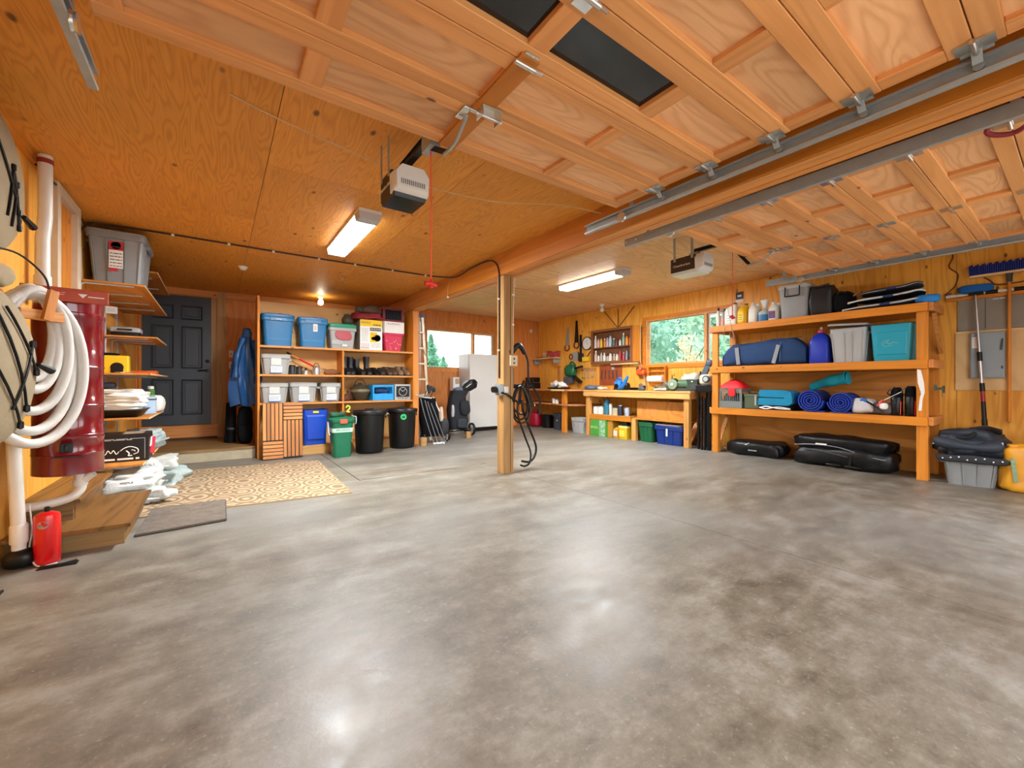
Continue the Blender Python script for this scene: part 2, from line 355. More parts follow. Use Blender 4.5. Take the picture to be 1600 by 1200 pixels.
struct(B(-.98, 0, YB-.10, YB-.0, .165, .39).build('trim_7', LUMX)); struct(B(-.98, 0, YB-.13, YB-.1, .165, .2).build('trim_8', mat('dark_threshold', '#4a2a14', .7)))
# windows
m, nt, p = base('window_glass'); nt.nodes.remove(p)
g = nd(nt, 'BsdfGlossy', {'Roughness': .02}); tr = nd(nt, 'BsdfTransparent', {'Color': (.96, .985, .975, 1)})
mx = nd(nt, 'MixShader', {0: mth(nt, 'MULTIPLY', nd(nt, 'Fresnel', {0: 1.45}).outputs[0], .8), 1: tr.outputs[0], 2: g.outputs[0]})
nt.links.new(mx.outputs[0], nt.nodes['Material Output'].inputs[0]); GLASS = m
def window(name, pl, hole, c, frame, mull, trim, sgn):
    o = shell(name); a0, a1, b0, b1 = hole
    for r in ((a0, a1, b0, b0+.03), (a0, a1, b1-.03, b1), (a0, a0+.03, b0+.03, b1-.03), (a1-.03, a1, b0+.03, b1-.03), (mull-.025, mull+.025, b0+.03, b1-.03)):
        mb = MB(); pbox(mb, pl, *r, c+.0, c+.11); mb.build('window_frame', frame, o)
    lo, hi = (mull+.025, a1-.03) if sgn > 0 else (a0+.03, mull-.025)
    for r in ((lo, hi, b0+.03, b0+.055), (lo, hi, b1-.055, b1-.03), (lo, lo+.025, b0+.055, b1-.055), (hi-.025, hi, b0+.055, b1-.055)):
        mb = MB(); pbox(mb, pl, *r, c+.05, c+.09); mb.build('sash', WPVC, o)
    for x0, x1 in ((a0+.03, mull-.025), (mull+.025, a1-.03)):
        mb = MB(); pbox(mb, pl, x0, x1, b0+.03, b1-.03, c+.075, c+.079); mb.build('pane', GLASS, o)
    for r in ((a0-.07, a1+.07, b0-.07, b0), (a0-.07, a1+.07, b1, b1+.06), (a0-.07, a0, b0, b1), (a1, a1+.07, b0, b1)):
        mb = MB(); pbox(mb, pl, *r, c-.018, c); mb.build('casing', trim, o)
window('window_1', 'y', WB, YB, LUMX, 4.92, PLYB, 1)
window('window_2', 'x', WR, XR, DRW, 3.88, LUMY, -1)
o = shell('window_3')      # boarded window in the left wall, cream casing
B(XL+.001, XL+.01, 4.56, 5.04, 1.2, 2.50).build('boarding', LUMZ, o)
for a in ((4.48, 4.56, 1.2, 2.57), (5.02, 5.12, 1.2, 2.57), (4.56, 5.02, 2.49, 2.57), (4.40, 5.2, 1.12, 1.2)): B(XL, XL+.05, *a).build('casing', CREAM, o, bev=.003)
# post under the beam
p_ = thing('support_post', 'square timber post standing mid floor under the ceiling beam', 'post', (2.77, 4.02, 0))
B(-.07, .07, -.07, .07, 0, 2.32).build('timber', POST, p_, bev=.006)
B(.02, .026, -.0725, -.069, .02, 2.3).build('drying_crack', mat('crack_dark', '#4a3216', .9), p_)
# ---------------------------------------------------------------- trees outside
def leaves(n, pos, size, seed):
    rd = random.Random(seed); mb = MB(); vs = []; fs = []
    for i in range(n):
        c = Vector(pos(rd)); a = Vector((rd.gauss(0, 1), rd.gauss(0, 1), rd.gauss(0, 1))).normalized(); b = a.cross(Vector((rd.gauss(0, 1), rd.gauss(0, 1), rd.gauss(0, 1)))).normalized()
        s = size*rd.uniform(.6, 1.3); k = len(vs)
        vs += [c-a*s, c+b*s*.45, c+a*s, c-b*s*.45]; fs.append([k, k+1, k+2, k+3])
    mb.add(vs, fs); return mb
def leafm(name, col):
    m_, nt_, p_ = base(name); r_ = nd(nt_, 'TexNoise', {'Scale': 2.5, 'Detail': 4.0}).outputs[0]
    c = hx(col); cc = mixc(nt_, r_, tuple(x*.7 for x in c), tuple(min(1, x*1.35) for x in c)); nt_.links.new(cc, p_.inputs['Base Color']); p_.inputs['Roughness'].default_value = .6
    t_ = nd(nt_, 'BsdfTranslucent', {'Color': cc}); mx_ = nd(nt_, 'MixShader', {0: .5, 1: p_.outputs[0], 2: t_.outputs[0]}); nt_.links.new(mx_.outputs[0], nt_.nodes['Material Output'].inputs[0])
    return m_
LF = [leafm('hazed_leaf_green', '#c8e2d2'), leafm('hazed_leaf_blue_green', '#bfe0d4'), leafm('leaf_peach', '#e2d2b4'), leafm('conifer_green', '#8fc4ab')]  # leaf greens paled beyond natural: outdoor haze is put into the colour
BARK = mat('bark', '#6b5a48', .9, var=.3)
def leafy(x, y, h, r, m_, label, n, seed, cat='tree'):
    t_ = thing('leafy_tree', label, cat, (x, y, -.2))
    mb = MB().tube(crv([(0, 0, 0), (.05, 0, h*.3), (-.05, .05, h*.6), (0, 0, h*.85)]), lambda q: .018*h*(1-q*.8))
    for k in range(6): a = k*1.1; mb.tube([(0, 0, h*(.3+.07*k)), (r*.7*math.cos(a), r*.7*math.sin(a), h*(.5+.07*k))], .005*h, 6)
    mb.build('trunk', BARK, t_)
    def pos(rd):
        k = rd.randrange(14); rk = random.Random(seed*99+k); cx, cy, cz = (rk.gauss(0, .45)*r, rk.gauss(0, .45)*r, h*(.58+rk.uniform(-.3, .3)))
        return cx+rd.gauss(0, .23)*r, cy+rd.gauss(0, .23)*r, cz+rd.gauss(0, .2)*r
    leaves(n, pos, .05+.012*h, seed).build('crown', m_, t_, kind='stuff')
leafy(13.4, 6.6, 6.0, 1.75, LF[0], 'pale green leafy tree at middle of the window above the workbench', 14000, 1)
leafy(13.6, 11.2, 6.0, 1.8, LF[1], 'blue green leafy tree at far side of the workbench window', 14000, 2)
leafy(10.4, 6.25, 2.7, .5, LF[2], 'small thin peach leaved tree in front of the pale green tree', 700, 3)
leafy(19.5, 9.0, 8.0, 2.9, LF[0], 'tall green tree standing farther back beyond the other trees', 16000, 4)
leafy(13.2, 2.2, 5.6, 1.6, LF[1], 'green tree outside seen through shelf rack beside the window', 9000, 6)
leafy(20.0, 16.5, 7.5, 2.7, LF[1], 'farthest blue green tree in the workbench window', 12000, 7)
tl = leaves(30000, lambda rd: (rd.gauss(25, .6), rd.uniform(5, 32), rd.uniform(0, 1)**.8*10.5), .27, 50).build('treeline', LF[1]); tl['kind'] = 'stuff'; tag(tl, 'haze-paled green treeline filling the view beyond the workbench window', 'trees')
def conifer(x, y, h, r, label, n, seed):
    t_ = thing('conifer_tree', label, 'tree', (x, y, -.2)); MB().tube([(0, 0, 0), (0, 0, h*.97)], lambda q: .07*(1-q)+.01).build('trunk', BARK, t_)
    def pos(rd):
        z = rd.random()**1.5; a = rd.uniform(0, 2*PI); q = r*(1-z)*(.35+.65*rd.random())*(1+.25*math.sin(z*40)); return q*math.cos(a), q*math.sin(a), h*(.12+.88*z)-.12*q
    leaves(n, pos, .09, seed).build('crown', LF[3], t_, kind='stuff')
conifer(7.25, 16, 3.3, 1.0, 'green conifer outside the window beside the white fridge', 7000, 11)
conifer(8.9, 18.2, 2.55, 1.1, 'shorter conifer to the fridge side of the taller one outside', 2600, 12)
# ---------------------------------------------------------------- overhead doors, tracks, openers
DGL = mat('dark_door_glass', '#12171a', .08, var=0)
def hinge(mb, x, y, z, sx=1):
    mb.box(x-.035, x+.035, y-.055, y-.008, z-.006, z); mb.box(x-.035, x+.035, y+.008, y+.055, z-.006, z)
    mb.lathe([(.011, x-.05), (.011, x+.05)], 10, (0, y, z-.012), 'x'); mb.lathe([(.006, x), (.006, x+.09*sx)], 8, (0, y, z-.012), 'x')
def sectional(label, xs, yf, z, glass=()):
    d = thing('overhead_door', label, 'garage door', (0, 0, 0)); n = len(xs)-1; L = .36
    for k in range(6):
        y1 = yf-L*k-.002; y0 = yf-L*(k+1)+.002
        for a, b in ((y1-.075, y1), (y0, y0+.075)): B(xs[0], xs[-1], a, b, z, z+.036).build('rail', DRW, d, bev=.003, seg=1)
        for i, x in enumerate(xs):
            a, b = (x, x+.09) if i == 0 else (x-.09, x) if i == n else (x-.045, x+.045)
            B(a, b, y0+.075, y1-.075, z+.0015, z+.036).build('stile', DSW, d, bev=.003, seg=1)
        for i in range(n):
            a = xs[i]+(.09 if i == 0 else .045); b = xs[i+1]-(.09 if i == n-1 else .045)
            B(a, b, y0+.075, y1-.075, z+.026, z+.034).build('window_pane' if (k, i) in glass else 'panel', DGL if (k, i) in glass else DPL, d)
        if k:
            for i in (0, n//2, n):
                mb = MB(); x = xs[i]+(.045 if i == 0 else -.045 if i == n else 0); hinge(mb, x, yf-L*k, z-.001, -1 if i == 0 else 1); mb.build('hinge', CHR, d)
    B(xs[0]+.02, xs[-1]-.02, yf-L*6-.012, yf-L*6, z, z+.03).build('bottom_seal', BLK, d)
    return d
DL = sectional('open overhead wooden door flat under ceiling of the left bay', [-.36, .33, 1.02, 1.70, 2.42], 2.06, 2.36, [(2, 1), (2, 2), (2, 0)])
DR = sectional('open overhead wooden door flat under ceiling of the right bay', [3.1, 3.72, 4.35, 4.97, 5.6], 2.03, 2.33)
# wheels at the hinges
def track(label, x, y1, z, side, name='door_track'):
    t = thing(name, label, 'track', (x, 0, z)); h = .072
    prof = [(0, 0), (0, h), (side*.032, h), (side*.032, h-.012), (side*.027, h-.012), (side*.027, h-.005), (side*.005, h-.005), (side*.005, .005), (side*.024, .005), (side*.027, .014), (side*.032, .012), (side*.03, 0)]
    MB().prism([(a, b) for a, b in prof], 'y', -.28, y1).build('channel', GALV, t)
    mb = MB()
    for y in (y1-.03, y1-.13, y1-.3): mb.lathe([(.009, 0), (.009, -side*.01), (.004, -side*.012)], 8, (0, y, h*.5), 'x')
    mb.build('bolt', CHR, t)
    return t
zL, zR = 2.285, 2.255
T1 = track('galvanised door track against left face of the ceiling beam', 2.50, 2.43, zL, -1)
T2 = track('galvanised door track against right face of the ceiling beam', 3.0, 2.45, zR+.03, 1)
T3 = track('galvanised door track along the right wall above the shelf rack', 5.70, 2.40, zR+.03, -1)
T4 = track('galvanised door track nearest the left wall overhead', -.44, 2.43, zL, 1)
for T, x, z, yh in ((T1, 2.50, zL, 2.06), (T2, 3.0, zR+.03, 2.03), (T3, 5.70, zR+.03, 2.03), (T4, -.44, zL, 2.06)):
    for y in ((2.2, .2) if T is not T1 else (1.98, .3)):
        mb = MB(); top = (ZL if x < 2.7 else ZR)-z; ox = .02 if T in (T1, T3) else -.02
        mb.bar((0, y, .03), (0, y, top), .004, .032); mb.box(-.03, .03, y-.02, y+.02, top-.004, top); mb.build('hanger', GALV, T)
def rollers(D, xs_, yf, z):
    for k in range(1, 6):
        for x, s in zip(xs_, (-1, 1)):
            MB().lathe([(.006, -.009), (.017, -.009), (.017, .009), (.006, .009)], 14, (x, yf-.36*k, z), 'x').build('roller', GALV, D)
            mb = MB(); mb.box(x-s*.1, x-s*.04, yf-.36*k-.045, yf-.36*k+.045, z+.036, z+.042); mb.bar((x-s*.07, yf-.36*k, z+.04), (x-s*.03, yf-.36*k, z), .03, .005); mb.build('roller_bracket', GALV, D)
    for x, s in zip(xs_, (-1, 1)):
        MB().lathe([(.004, -.01), (.036, -.01), (.03, 0), (.036, .01), (.004, .01)], 18, (x-s*.02, yf-.02, z-.02), 'x').build('pulley', CHR, D)
rollers(DL, (-.422, 2.484), 2.06, zL+.036); rollers(DR, (3.016, 5.684), 2.03, zR+.066)
# stiffening angle and arm bracket at the centre of the left door
def opener(label, x, y, z, w, d, h, lens, word, drz, cordz, cordlab, side):
    t = thing('door_opener', label, 'door opener', (x, y, z))
    B(-w/2, w/2, -.02, d, .03, h).build('housing', mat('opener_brown', '#3b2a1c', .5), t, bev=.012)
    mb = MB(); y_ = -.02
    ring = lambda yy, s_, zz: [(a, yy, b) for a, b in ((-w/2*s_, .02+zz), (w/2*s_, .02+zz), (w/2*s_*1.04, h*.75), (w/2*s_*.7, h*1.02), (-w/2*s_*.7, h*1.02), (-w/2*s_*1.04, h*.75))]
    mb.loft([ring(y_, 1.03, -.01), ring(y_-.06, 1.0, 0), ring(y_-.085, .9, .02)]); mb.build('end_cover', WHT, t, bev=.008)
    mb = MB()
    for i in range(13): mb.box(-w*.34+i*w*.055, -w*.34+i*w*.055+.004, y_-.083-.0045, y_-.08, .055, .085)
    mb.build('vent_slots', INK, t)
    mb = MB().loft([[(-w/2, -.07, .03), (w/2, -.07, .03), (w/2, d, .03), (-w/2, d, .03)], [(-w*.46, -.05, -.005), (w*.46, -.05, -.005), (w*.46, d*.95, .0), (-w*.46, d*.95, 0)]], False)
    mb.build('light_lens', lens, t, bev=.006)
    lettering(word, .034, WHT, t, (-w/2-.001, d/2, h*.52), (PI/2, 0, -PI/2), sx=1.2)
    mb = MB()
    for a in (.0, d*.75):
        mb.box(-w/2-.003, -w/2+.0, a, a+.028, h*.8, ZL-z if x < 2.7 else ZR-z)
        for k in range(3): mb.box(-w/2-.006, -w/2-.002, a+.008, a+.02, h+.02+k*.04, h+.035+k*.04)
    mb.build('hanger_strap', GALV, t)
    B(-.02, .02, -y-.25, .05, h+.045, h+.075).build('rail', BLKM, t); B(-.028, .028, -y-.25, .05, h+.075, h+.08).build('rail_flange', BLKM, t); B(-.03, .03, .0, .1, h-.002, h+.045).build('rail_bracket', GALV, t)
    B(-.03, .03, -.42, -.30, h-.015, h+.085).build('trolley', GALV, t)
    dz = drz-z
    mb = MB().bar((0, -.36, h), (0.01, -.52, dz-.085), .008, .03); mb.build('straight_arm', BLKM, t)
    mb = MB().tube(crv([(0.01, -.50, dz-.09), (.012, -.62, dz-.085), (.012, -.72, dz-.03), (.012, -.75, dz-.005)]), .009); mb.build('curved_arm', GALV, t)
    B(-.03, .05, -.80, -.70, dz-.012, dz-.001).build('door_bracket', CHR, t, bev=.004)
    c_ = thing('release_cord', cordlab, 'cord', (x+.0, y-.36, h+z-.02))
    L = h+z-.02-cordz
    MB().tube([(0, 0, 0), (.004, 0, -L*.5), (0, 0, -L)], .0045, 6).build('cord', mat('red_orange_cord', '#e0583a', .6), c_)
    mb = MB().lathe([(.002, -L-.035), (.012, -L-.03), (.01, -L+.0), (.003, -L+.02)], 10); mb.tube([(-.035, 0, -L-.012), (0, 0, -L-.008), (.035, 0, -L-.016)], .012); mb.build('handle', RED, c_)
    return t
OL = opener('garage door opener with dark lens and white end in left bay', .97, 2.50, 2.20, .22, .18, .17, mat('dark_lens', '#23282c', .15), 'Chamberlain', 2.36, 1.62, 'red release cord hanging from left door opener with cross handle', 1)
OR_ = opener('garage door opener with white lens and dark side in right bay', 4.31, 2.50, 2.27, .23, .28, .19, mat('frosted_lens', '#cfd8d4', .3), 'Chamberlain', 2.33, 1.75, 'thin red release cord hanging from right door opener', 1)
# stiffener on left door centre
solo(B(-.045, .045, -.75, 0, -.012, 0), 'door_stiffener', BEAMM, 'vertical wooden stiffener screwed to centre of the left overhead door', 'batten', (1.02, 2.05, 2.36))
b_ = thing('door_bracket', 'folded metal bracket on centre joint of the left overhead door', 'bracket', (1.05, 1.66, 2.348))
MB().bar((-.05, 0, -.005), (.05, 0, -.005), .07, .006).bar((-.05, 0, 0), (-.05, 0, -.05), .005, .06, (0, 1, 0)).bar((.05, 0, 0), (.05, 0, -.05), .005, .06, (0, 1, 0)).build('plate', CHR, b_); MB().lathe([(.007, -.07), (.007, .07)], 10, (0, 0, -.035), 'x').build('pin', CHR, b_)
# ---------------------------------------------------------------- lamps
LAMP = mat('fluorescent_diffuser', (.94, .985, 1.0), .5, var=0, emit=FLUORO)
LAMPS = mat('fluorescent_diffuser_side', (.94, .985, 1.0), .5, var=0, emit=2.0)
def fluoro(label, x, y, z, L):
    t = thing('ceiling_light', label, 'light', (x, y, z))
    B(-.10, .10, 0, L, -.03, 0).build('housing', WHT, t, bev=.004)
    for a, b in ((0, .14), (L-.03, L)): MB().loft([[(-.10, a, -.03), (.10, a, -.03), (.10, b, -.03), (-.10, b, -.03)], [(-.09, a+.004, -.085), (.09, a+.004, -.085), (.09, b-.002, -.085), (-.09, b-.002, -.085)]], False).build('end_cap', mat('lamp_end_cap', '#b9bcc0', .5), t)
    MB().loft([[(-.097, .14, -.03), (.097, .14, -.03), (.097, L-.03, -.03), (-.097, L-.03, -.03)], [(-.085, .14, -.082), (.085, .14, -.082), (.085, L-.03, -.082), (-.085, L-.03, -.082)]], False, False).build('diffuser_side', LAMPS, t); B(-.084, .084, .142, L-.032, -.0825, -.0815).build('diffuser', LAMP, t)
fluoro('lit fluorescent wrap light on the ceiling of the left bay', 1.09, 3.66, ZL, 1.29)
fluoro('lit fluorescent wrap light on the ceiling of the right bay', 4.70, 3.80, ZR, 1.34)
def bulb(label, x, y, z, lit=False, name='bulb_fixture', hasbulb=True):
    t = thing(name, label, 'light', (x, y, z))
    MB().lathe([(.055, 0), (.055, -.012), (.035, -.03), (.03, -.045), (.018, -.046)], 18).build('socket', WHT, t)
    if hasbulb: MB().lathe([(.013, -.04), (.015, -.06), (.036, -.085), (.044, -.11), (.034, -.145), (.004, -.156)], 16).build('bulb', mat('lit_bulb', (1, .86, .62), .4, var=0, emit=15) if lit else WHT, t)
bulb('glowing bare bulb on ceiling above the wall shelving', 1.46, 7.78, ZL, True)
bulb('empty white lamp socket on ceiling near the entrance door', .27, 6.42, ZL, hasbulb=False)
bulb('unlit bare bulb on right bay ceiling near the fridge', 5.35, 7.9, ZR)
bulb('unlit bare bulb on right bay ceiling above the workbench', 6.45, 5.85, ZR)
t = thing('hook_plate', 'small metal hook plate on ceiling ahead of the glowing bulb', 'hook', (1.46, 6.15, ZL))
MB().box(-.03, .03, -.02, .02, -.004, 0).build('plate', CHR, t); MB().tube(crv([(0, 0, 0), (.01, 0, -.03), (-.01, 0, -.05), (-.025, 0, -.035)]), .005).build('hook', CHR, t)
t = thing('motion_sensor', 'small white sensor high on back wall near the corner', 'sensor', (6.62, YB-.02, 2.42))
B(-.03, .03, -.03, .02, -.04, .04).build('case', WHT, t, bev=.006); MB().lathe([(.022, -.03), (.018, -.045), (.002, -.05)], 12, (0, 0, -.01), 'y').build('lens', LGREY, t)
# ---------------------------------------------------------------- wires
def cable(name, pts, r, m_, label, clips=(), k=6, cm=WHT):
    t = thing(name, label, 'cable', pts[0]); o0 = Vector(pts[0])
    MB().tube([Vector(p)-o0 for p in crv(pts, k)], r, 6).build('cable', m_, t)
    for c in clips: c = Vector(c)-o0; B(c.x-.012, c.x+.012, c.y-.012, c.y+.012, c.z-.014, c.z+.006).build('clip', cm, t)
zc = ZL-.012
cable('ceiling_cable', [(XL+.03, 5.1, 2.3), (XL+.03, 5.35, 2.5), (-.9, 5.45, zc), (-.37, 5.42, zc), (.5, 5.43, zc), (1.42, 5.42, zc), (2.3, 5.4, zc), (2.6, 5.3, zc-.01), (2.685, 5.06, 2.53), (2.69, 4.69, 2.56), (2.688, 4.3, 2.555), (2.688, 4.12, 2.5), (2.69, 4.04, 2.38), (2.688, 4.03, 2.2), (2.688, 4.03, 1.6), (2.688, 4.03, 1.12)], .009, DWIRE,
      'dark cable clipped across the left ceiling and down the post', [(-.37, 5.42, zc), (.1, 5.42, zc), (.52, 5.43, zc), (1.0, 5.43, zc), (1.42, 5.42, zc), (1.9, 5.41, zc), (2.36, 5.39, zc), (2.686, 4.03, 2.05), (2.686, 4.03, 1.45)], 5)
cable('drop_cable', [(2.694, 5.3, 2.53), (2.69, 5.35, 2.44), (2.69, 5.36, 2.31)], .004, WIRE, 'short pale wire hanging down left face of the beam', [(2.69, 5.36, 2.30)])
cable('opener_wire', [(.05, 2.63, ZL-.004), (.33, 2.7, ZL-.02), (.86, 2.72, 2.5)], .004, WIRE, 'cream bell wire from left ceiling to the left door opener')
cable('sensor_wire', [(1.08, 2.6, 2.38), (1.42, 2.9, 2.54), (1.86, 2.8, 2.53), (2.3, 2.55, 2.53), (2.69, 2.45, 2.52)], .004, WIRE, 'cream bell wire sagging from left door opener to the beam')
cable('opener_wire', [(2.91, 2.7, ZR-.01), (3.87, 2.77, 2.61), (4.19, 2.7, 2.48)], .004, WIRE, 'cream bell wire from the beam to the right door opener')
cable('sensor_wire', [(4.43, 2.6, 2.42), (4.9, 2.75, 2.5), (5.82, 2.67, 2.56), (6.86, 2.3, ZR-.05)], .004, WIRE, 'cream bell wire from right door opener to the right wall')
cable('wall_cable', [(XL+.03, 4.1, 2.52), (XL+.04, 4.6, 2.54), (XL+.03, 5.1, 2.545), (XL+.03, 5.4, 2.5), (XL+.03, 5.6, 2.40), (XL+.025, 5.62, 2.1)], .008, DWIRE, 'dark cable along top of left wall above the boarded window', [(XL+.03, 4.6, 2.54), (XL+.03, 5.1, 2.545)])
cable('post_wire', [(2.86, 3.945, 2.31), (2.838, 3.943, 2.1), (2.83, 3.944, 1.8), (2.825, 3.944, 1.4)], .005, WIRE, 'cream wire stapled down the front face of the post', [(2.83, 3.944, 2.1), (2.827, 3.944, 1.75)])
cable('lamp_wire', [(2.91, 5.62, ZR-.006), (3.6, 5.63, ZR-.006), (4.6, 5.65, ZR-.006), (6.3, 5.66, ZR-.006)], .006, WIRE, 'pale wire stapled along right bay ceiling batten')
# ---------------------------------------------------------------- left wall
def printed(t, x0, x1, y, z0, z1, m, name='label_print', th=.0015):
    return B(x0, x1, y-th, y, z0, z1).build(name, m, t)
def lines(t, x0, x1, y, zs, m, hgt=.006, seed=1, name='small_print'):
    rd = random.Random(seed); mb = MB()
    for z in zs:
        x = x0
        while x < x1-.004:
            e = min(x1, x+rd.uniform(.15, .45)*(x1-x0)); mb.box(x, e, y-.002, y, z, z+hgt); x = e+(x1-x0)*.06
    return mb.build(name, m, t, kind='stuff')
def tote(name, label, cat, w_, d_, h, body, lid, loc, rz=0, taper=.86, lidh=.035, group=None, ribs=True, lidded=True, tilt=0, gap=.0, rw=.16):
    t = thing(name, label, cat, loc, rz, group); hb = h-(lidh if lidded else 0); W, D = w_/2-.012, d_/2-.012
    mb = MB(); rg = []
    for k in range(5):
        q = k/4; s_ = taper+(1-taper)*q; rg.append(rr(W*s_, D*s_, .035, hb*q))
    mb.loft(rg); mb.loft([rr(W+.001, D+.001, .035, hb-.05), rr(W+.012, D+.012, .04, hb-.045), rr(W+.012, D+.012, .04, hb-.002)])
    if not lidded: mb = MB().loft(rg+[rr(W+.011, D+.011, .04, hb-.001), rr(W+.011, D+.011, .04, hb), rr(W-.008, D-.008, .03, hb-.001), rr(W*taper, D*taper, .03, .02)], True, True)
    mb.build('body', body, t)
    if ribs:
        yb, yt = -(D*taper)-.002, -D-.004; rb = lambda *a: MB().bar(*a).build('rib', body, t)
        for s_ in (-1, 1):
            rb((s_*w_*rw*taper, yb, .01), (s_*w_*rw, yt, hb-.05), .012, .012, (0, 1, 0)); rb((s_*w_*.41*taper, yb, .01), (s_*w_*.41, yt, hb-.05), .006, .006, (0, 1, 0))
            for q in (-.25, .25): rb((s_*(W*taper+.001), q*d_, .01), (s_*(W+.002), q*d_, hb-.05), .012, .012, (1, 0, 0))
            B(s_*(w_/2+.008)-.012, s_*(w_/2+.008)+.012, -d_*.22, d_*.22, hb-.075, hb-.045).build('handle', body, t)
    if lidded:
        l = MB().loft([rr(w_/2, d_/2, .045, hb+gap), rr(w_/2+.004, d_/2+.004, .045, hb+.012+gap), rr(w_/2, d_/2, .045, hb+lidh*.75+gap), rr(w_/2-.035, d_/2-.035, .03, hb+lidh*.8+gap), rr(w_/2-.045, d_/2-.045, .03, hb+lidh+gap)]).build('lid', lid, t)
        if tilt: l.rotation_euler = (0, tilt, 0)
    return t
# shelf boards on steel brackets
def wshelf(label, z, x1, y0, y1, brs, drop=.16):
    t = thing('wall_shelf', label, 'shelf', (XL, y0, z)); L = y1-y0; D = x1-XL
    B(0.005, D, 0, L, -.018, 0).build('board', PLYL, t, bev=.002, seg=1)
    B(D-.0005, D+.002, 0, L, -.017, -.001).build('edge_band', PALE, t)
    for b in brs: MB().tube(crv([(.012, b, -drop), (.012, b, -.06), (.03, b, -.032), (.08, b, -.027), (D-.08, b, -.025)], 4), .009, 6).build('bracket', LGREY, t)
    return t
wshelf('topmost long plywood wall shelf holding the grey tote', 2.0, -.57, 5.28, 7.4, (.02, .55, 1.1, 1.6))
wshelf('short high plywood wall shelf under the ceiling near the entrance door', 2.33, -.56, 6.2, 7.65, (.3, 1.0))
wshelf('plywood wall shelf carrying the folded grill beside the door', 1.59, -.57, 6.25, 7.4, (.06, .4, .75), .22)
wshelf('plywood wall shelf carrying the yellow case beside the door', 1.16, -.56, 5.6, 7.4, (.5, .95, 1.4), .2)
wshelf('plywood wall shelf carrying the heap of white papers', .72, -.55, 5.42, 6.75, (.2, .8))
wshelf('low plywood wall shelf carrying the black carton', .345, -.54, 4.87, 6.6, (.05, .9), .1)
for i, y in enumerate((5.32, 6.35, 7.0)):
    solo(B(0, .012, -.015, .015, .2, 2.3), 'shelf_upright', LGREY, ('steel upright strip on left wall, nearest of the row', 'steel upright strip on left wall, middle of the row', 'steel upright strip on left wall, closest to the entrance door')[i], 'upright', (XL+.0005, y, 0))
g = tote('storage_tote', 'grey lidded tote with red and white label on the top wall shelf', 'tote', .42, .60, .51, GREY, GREY, (-.785, 5.66, 2.0), 0, .84)
printed(g, -.05, .05, -.292, .32, .40, RINK); printed(g, -.05, .05, -.287, .15, .32, PAPER); printed(g, -.05, .012, -.283, .12, .15, RINK)
MB().lathe([(.001, -.2935), (.036, -.2935)], 16, (0, 0, .362), 'y').build('label_print', mat('pink_print', '#d9808c'), g); printed(g, -.033, .033, -.2935, .345, .353, INK)
lines(g, -.042, .042, -.2885, (.165, .195, .225, .255, .285), INK, .007, 4)
t = thing('folding_grill', 'closed grey sandwich grill on wall shelf beside the entrance door', 'grill', (-.86, 6.5, 1.59))
MB().loft([rr(.12, .1, .02, .012), rr(.125, .105, .02, .05)]).build('base', BLK, t); MB().loft([rr(.13, .11, .02, .055), rr(.13, .11, .02, .10), rr(.11, .09, .02, .112)]).build('lid', LGREY, t); MB().tube(crv([(-.05, -.1, .08), (-.05, -.14, .08), (.05, -.14, .08), (.05, -.1, .08)]), .008).build('handle', BLK, t)
for sx in (-.09, .09): t.location.z = 1.59
B(-.11, .11, -.09, .09, 0, .012).build('foot', BLK, t)
t = thing('tool_case', 'yellow plastic tool case with black latch on wall shelf', 'case', (-.88, 6.2, 1.16))
B(-.13, .085, -.06, .06, 0, .2).build('shell', YEL, t, bev=.012); MB().lathe([(.002, -.066), (.05, -.066), (.055, -.06)], 16, (-.01, 0, .07), 'y').build('badge', BLK, t); B(-.06, .04, -.068, -.06, .0, .06).build('latch', BLK, t)
MB().soft(.16, .1, .03, .6, .01, 3, c=(-.07, 0, .2)).build('pad', BLKF, t)
t = thing('orange_tool_box', 'flat orange box on wall shelf beside yellow case', 'box', (-.70, 6.55, 1.16)); B(-.11, .11, -.12, .12, 0, .035).build('tray', ORNG, t, bev=.004); B(-.112, .112, -.122, .122, .035, .045).build('lid', mat('orange_lid', '#c8641f'), t, bev=.003)
t = thing('dustpan', 'flat pale tray lying on wall shelf in front of the orange box', 'tray', (-.82, 6.1, 1.16)); MB().loft([rr(.05, .1, .02, 0), rr(.07, .12, .02, .018), rr(.064, .114, .02, .018), rr(.046, .096, .02, .006)]).build('pan', WHT, t); B(-.012, .012, -.17, -.11, .008, .018).build('handle', WHT, t)
t = thing('black_tray', 'shallow black tray under white papers on wall shelf', 'tray', (-.79, 5.72, .72)); MB().loft([rr(.14, .2, .03, 0), rr(.19, .26, .04, .07), rr(.185, .255, .04, .07), rr(.135, .195, .03, .008)]).build('tray', BLK, t); MB().loft([rr(.195, .265, .04, .066), rr(.195, .265, .04, .074)]).build('rim', BLK, t)
rd = random.Random(5)
for i in range(6):
    mb = MB().soft(.37-.05*rd.random(), .48, .036, .22, .022, i+20, c=(0, 0, 0), fr=9)
    lab = ['lowest white paper sheaf lying in the black tray', 'second white paper sheaf up from the black tray', 'third white paper sheaf up from the black tray', 'fourth white paper sheaf, under the top two', 'white paper sheaf just below the top one', 'topmost white paper sheaf of the heap over the black tray'][i]
    solo(mb, 'paper_sheaf', PAPER, lab, 'papers', (-.80+rd.uniform(-.02, .02), 5.72, .796+.033*i), rd.uniform(-.12, .12), 'paper sheaves on the wall shelf')
t = thing('tissue_box', 'pale blue and white carton beside the white papers on wall shelf', 'box', (-.64, 6.15, .72)); B(-.07, .07, -.09, .09, 0, .19).build('carton', mat('pale_blue_card', '#b9d3ec', .6), t, bev=.003); B(-.072, .072, -.092, .092, .15, .165).build('band', INK, t); B(-.06, .06, -.08, .08, .19, .2).build('flap', mat('green_card', '#7fae4a', .6), t)
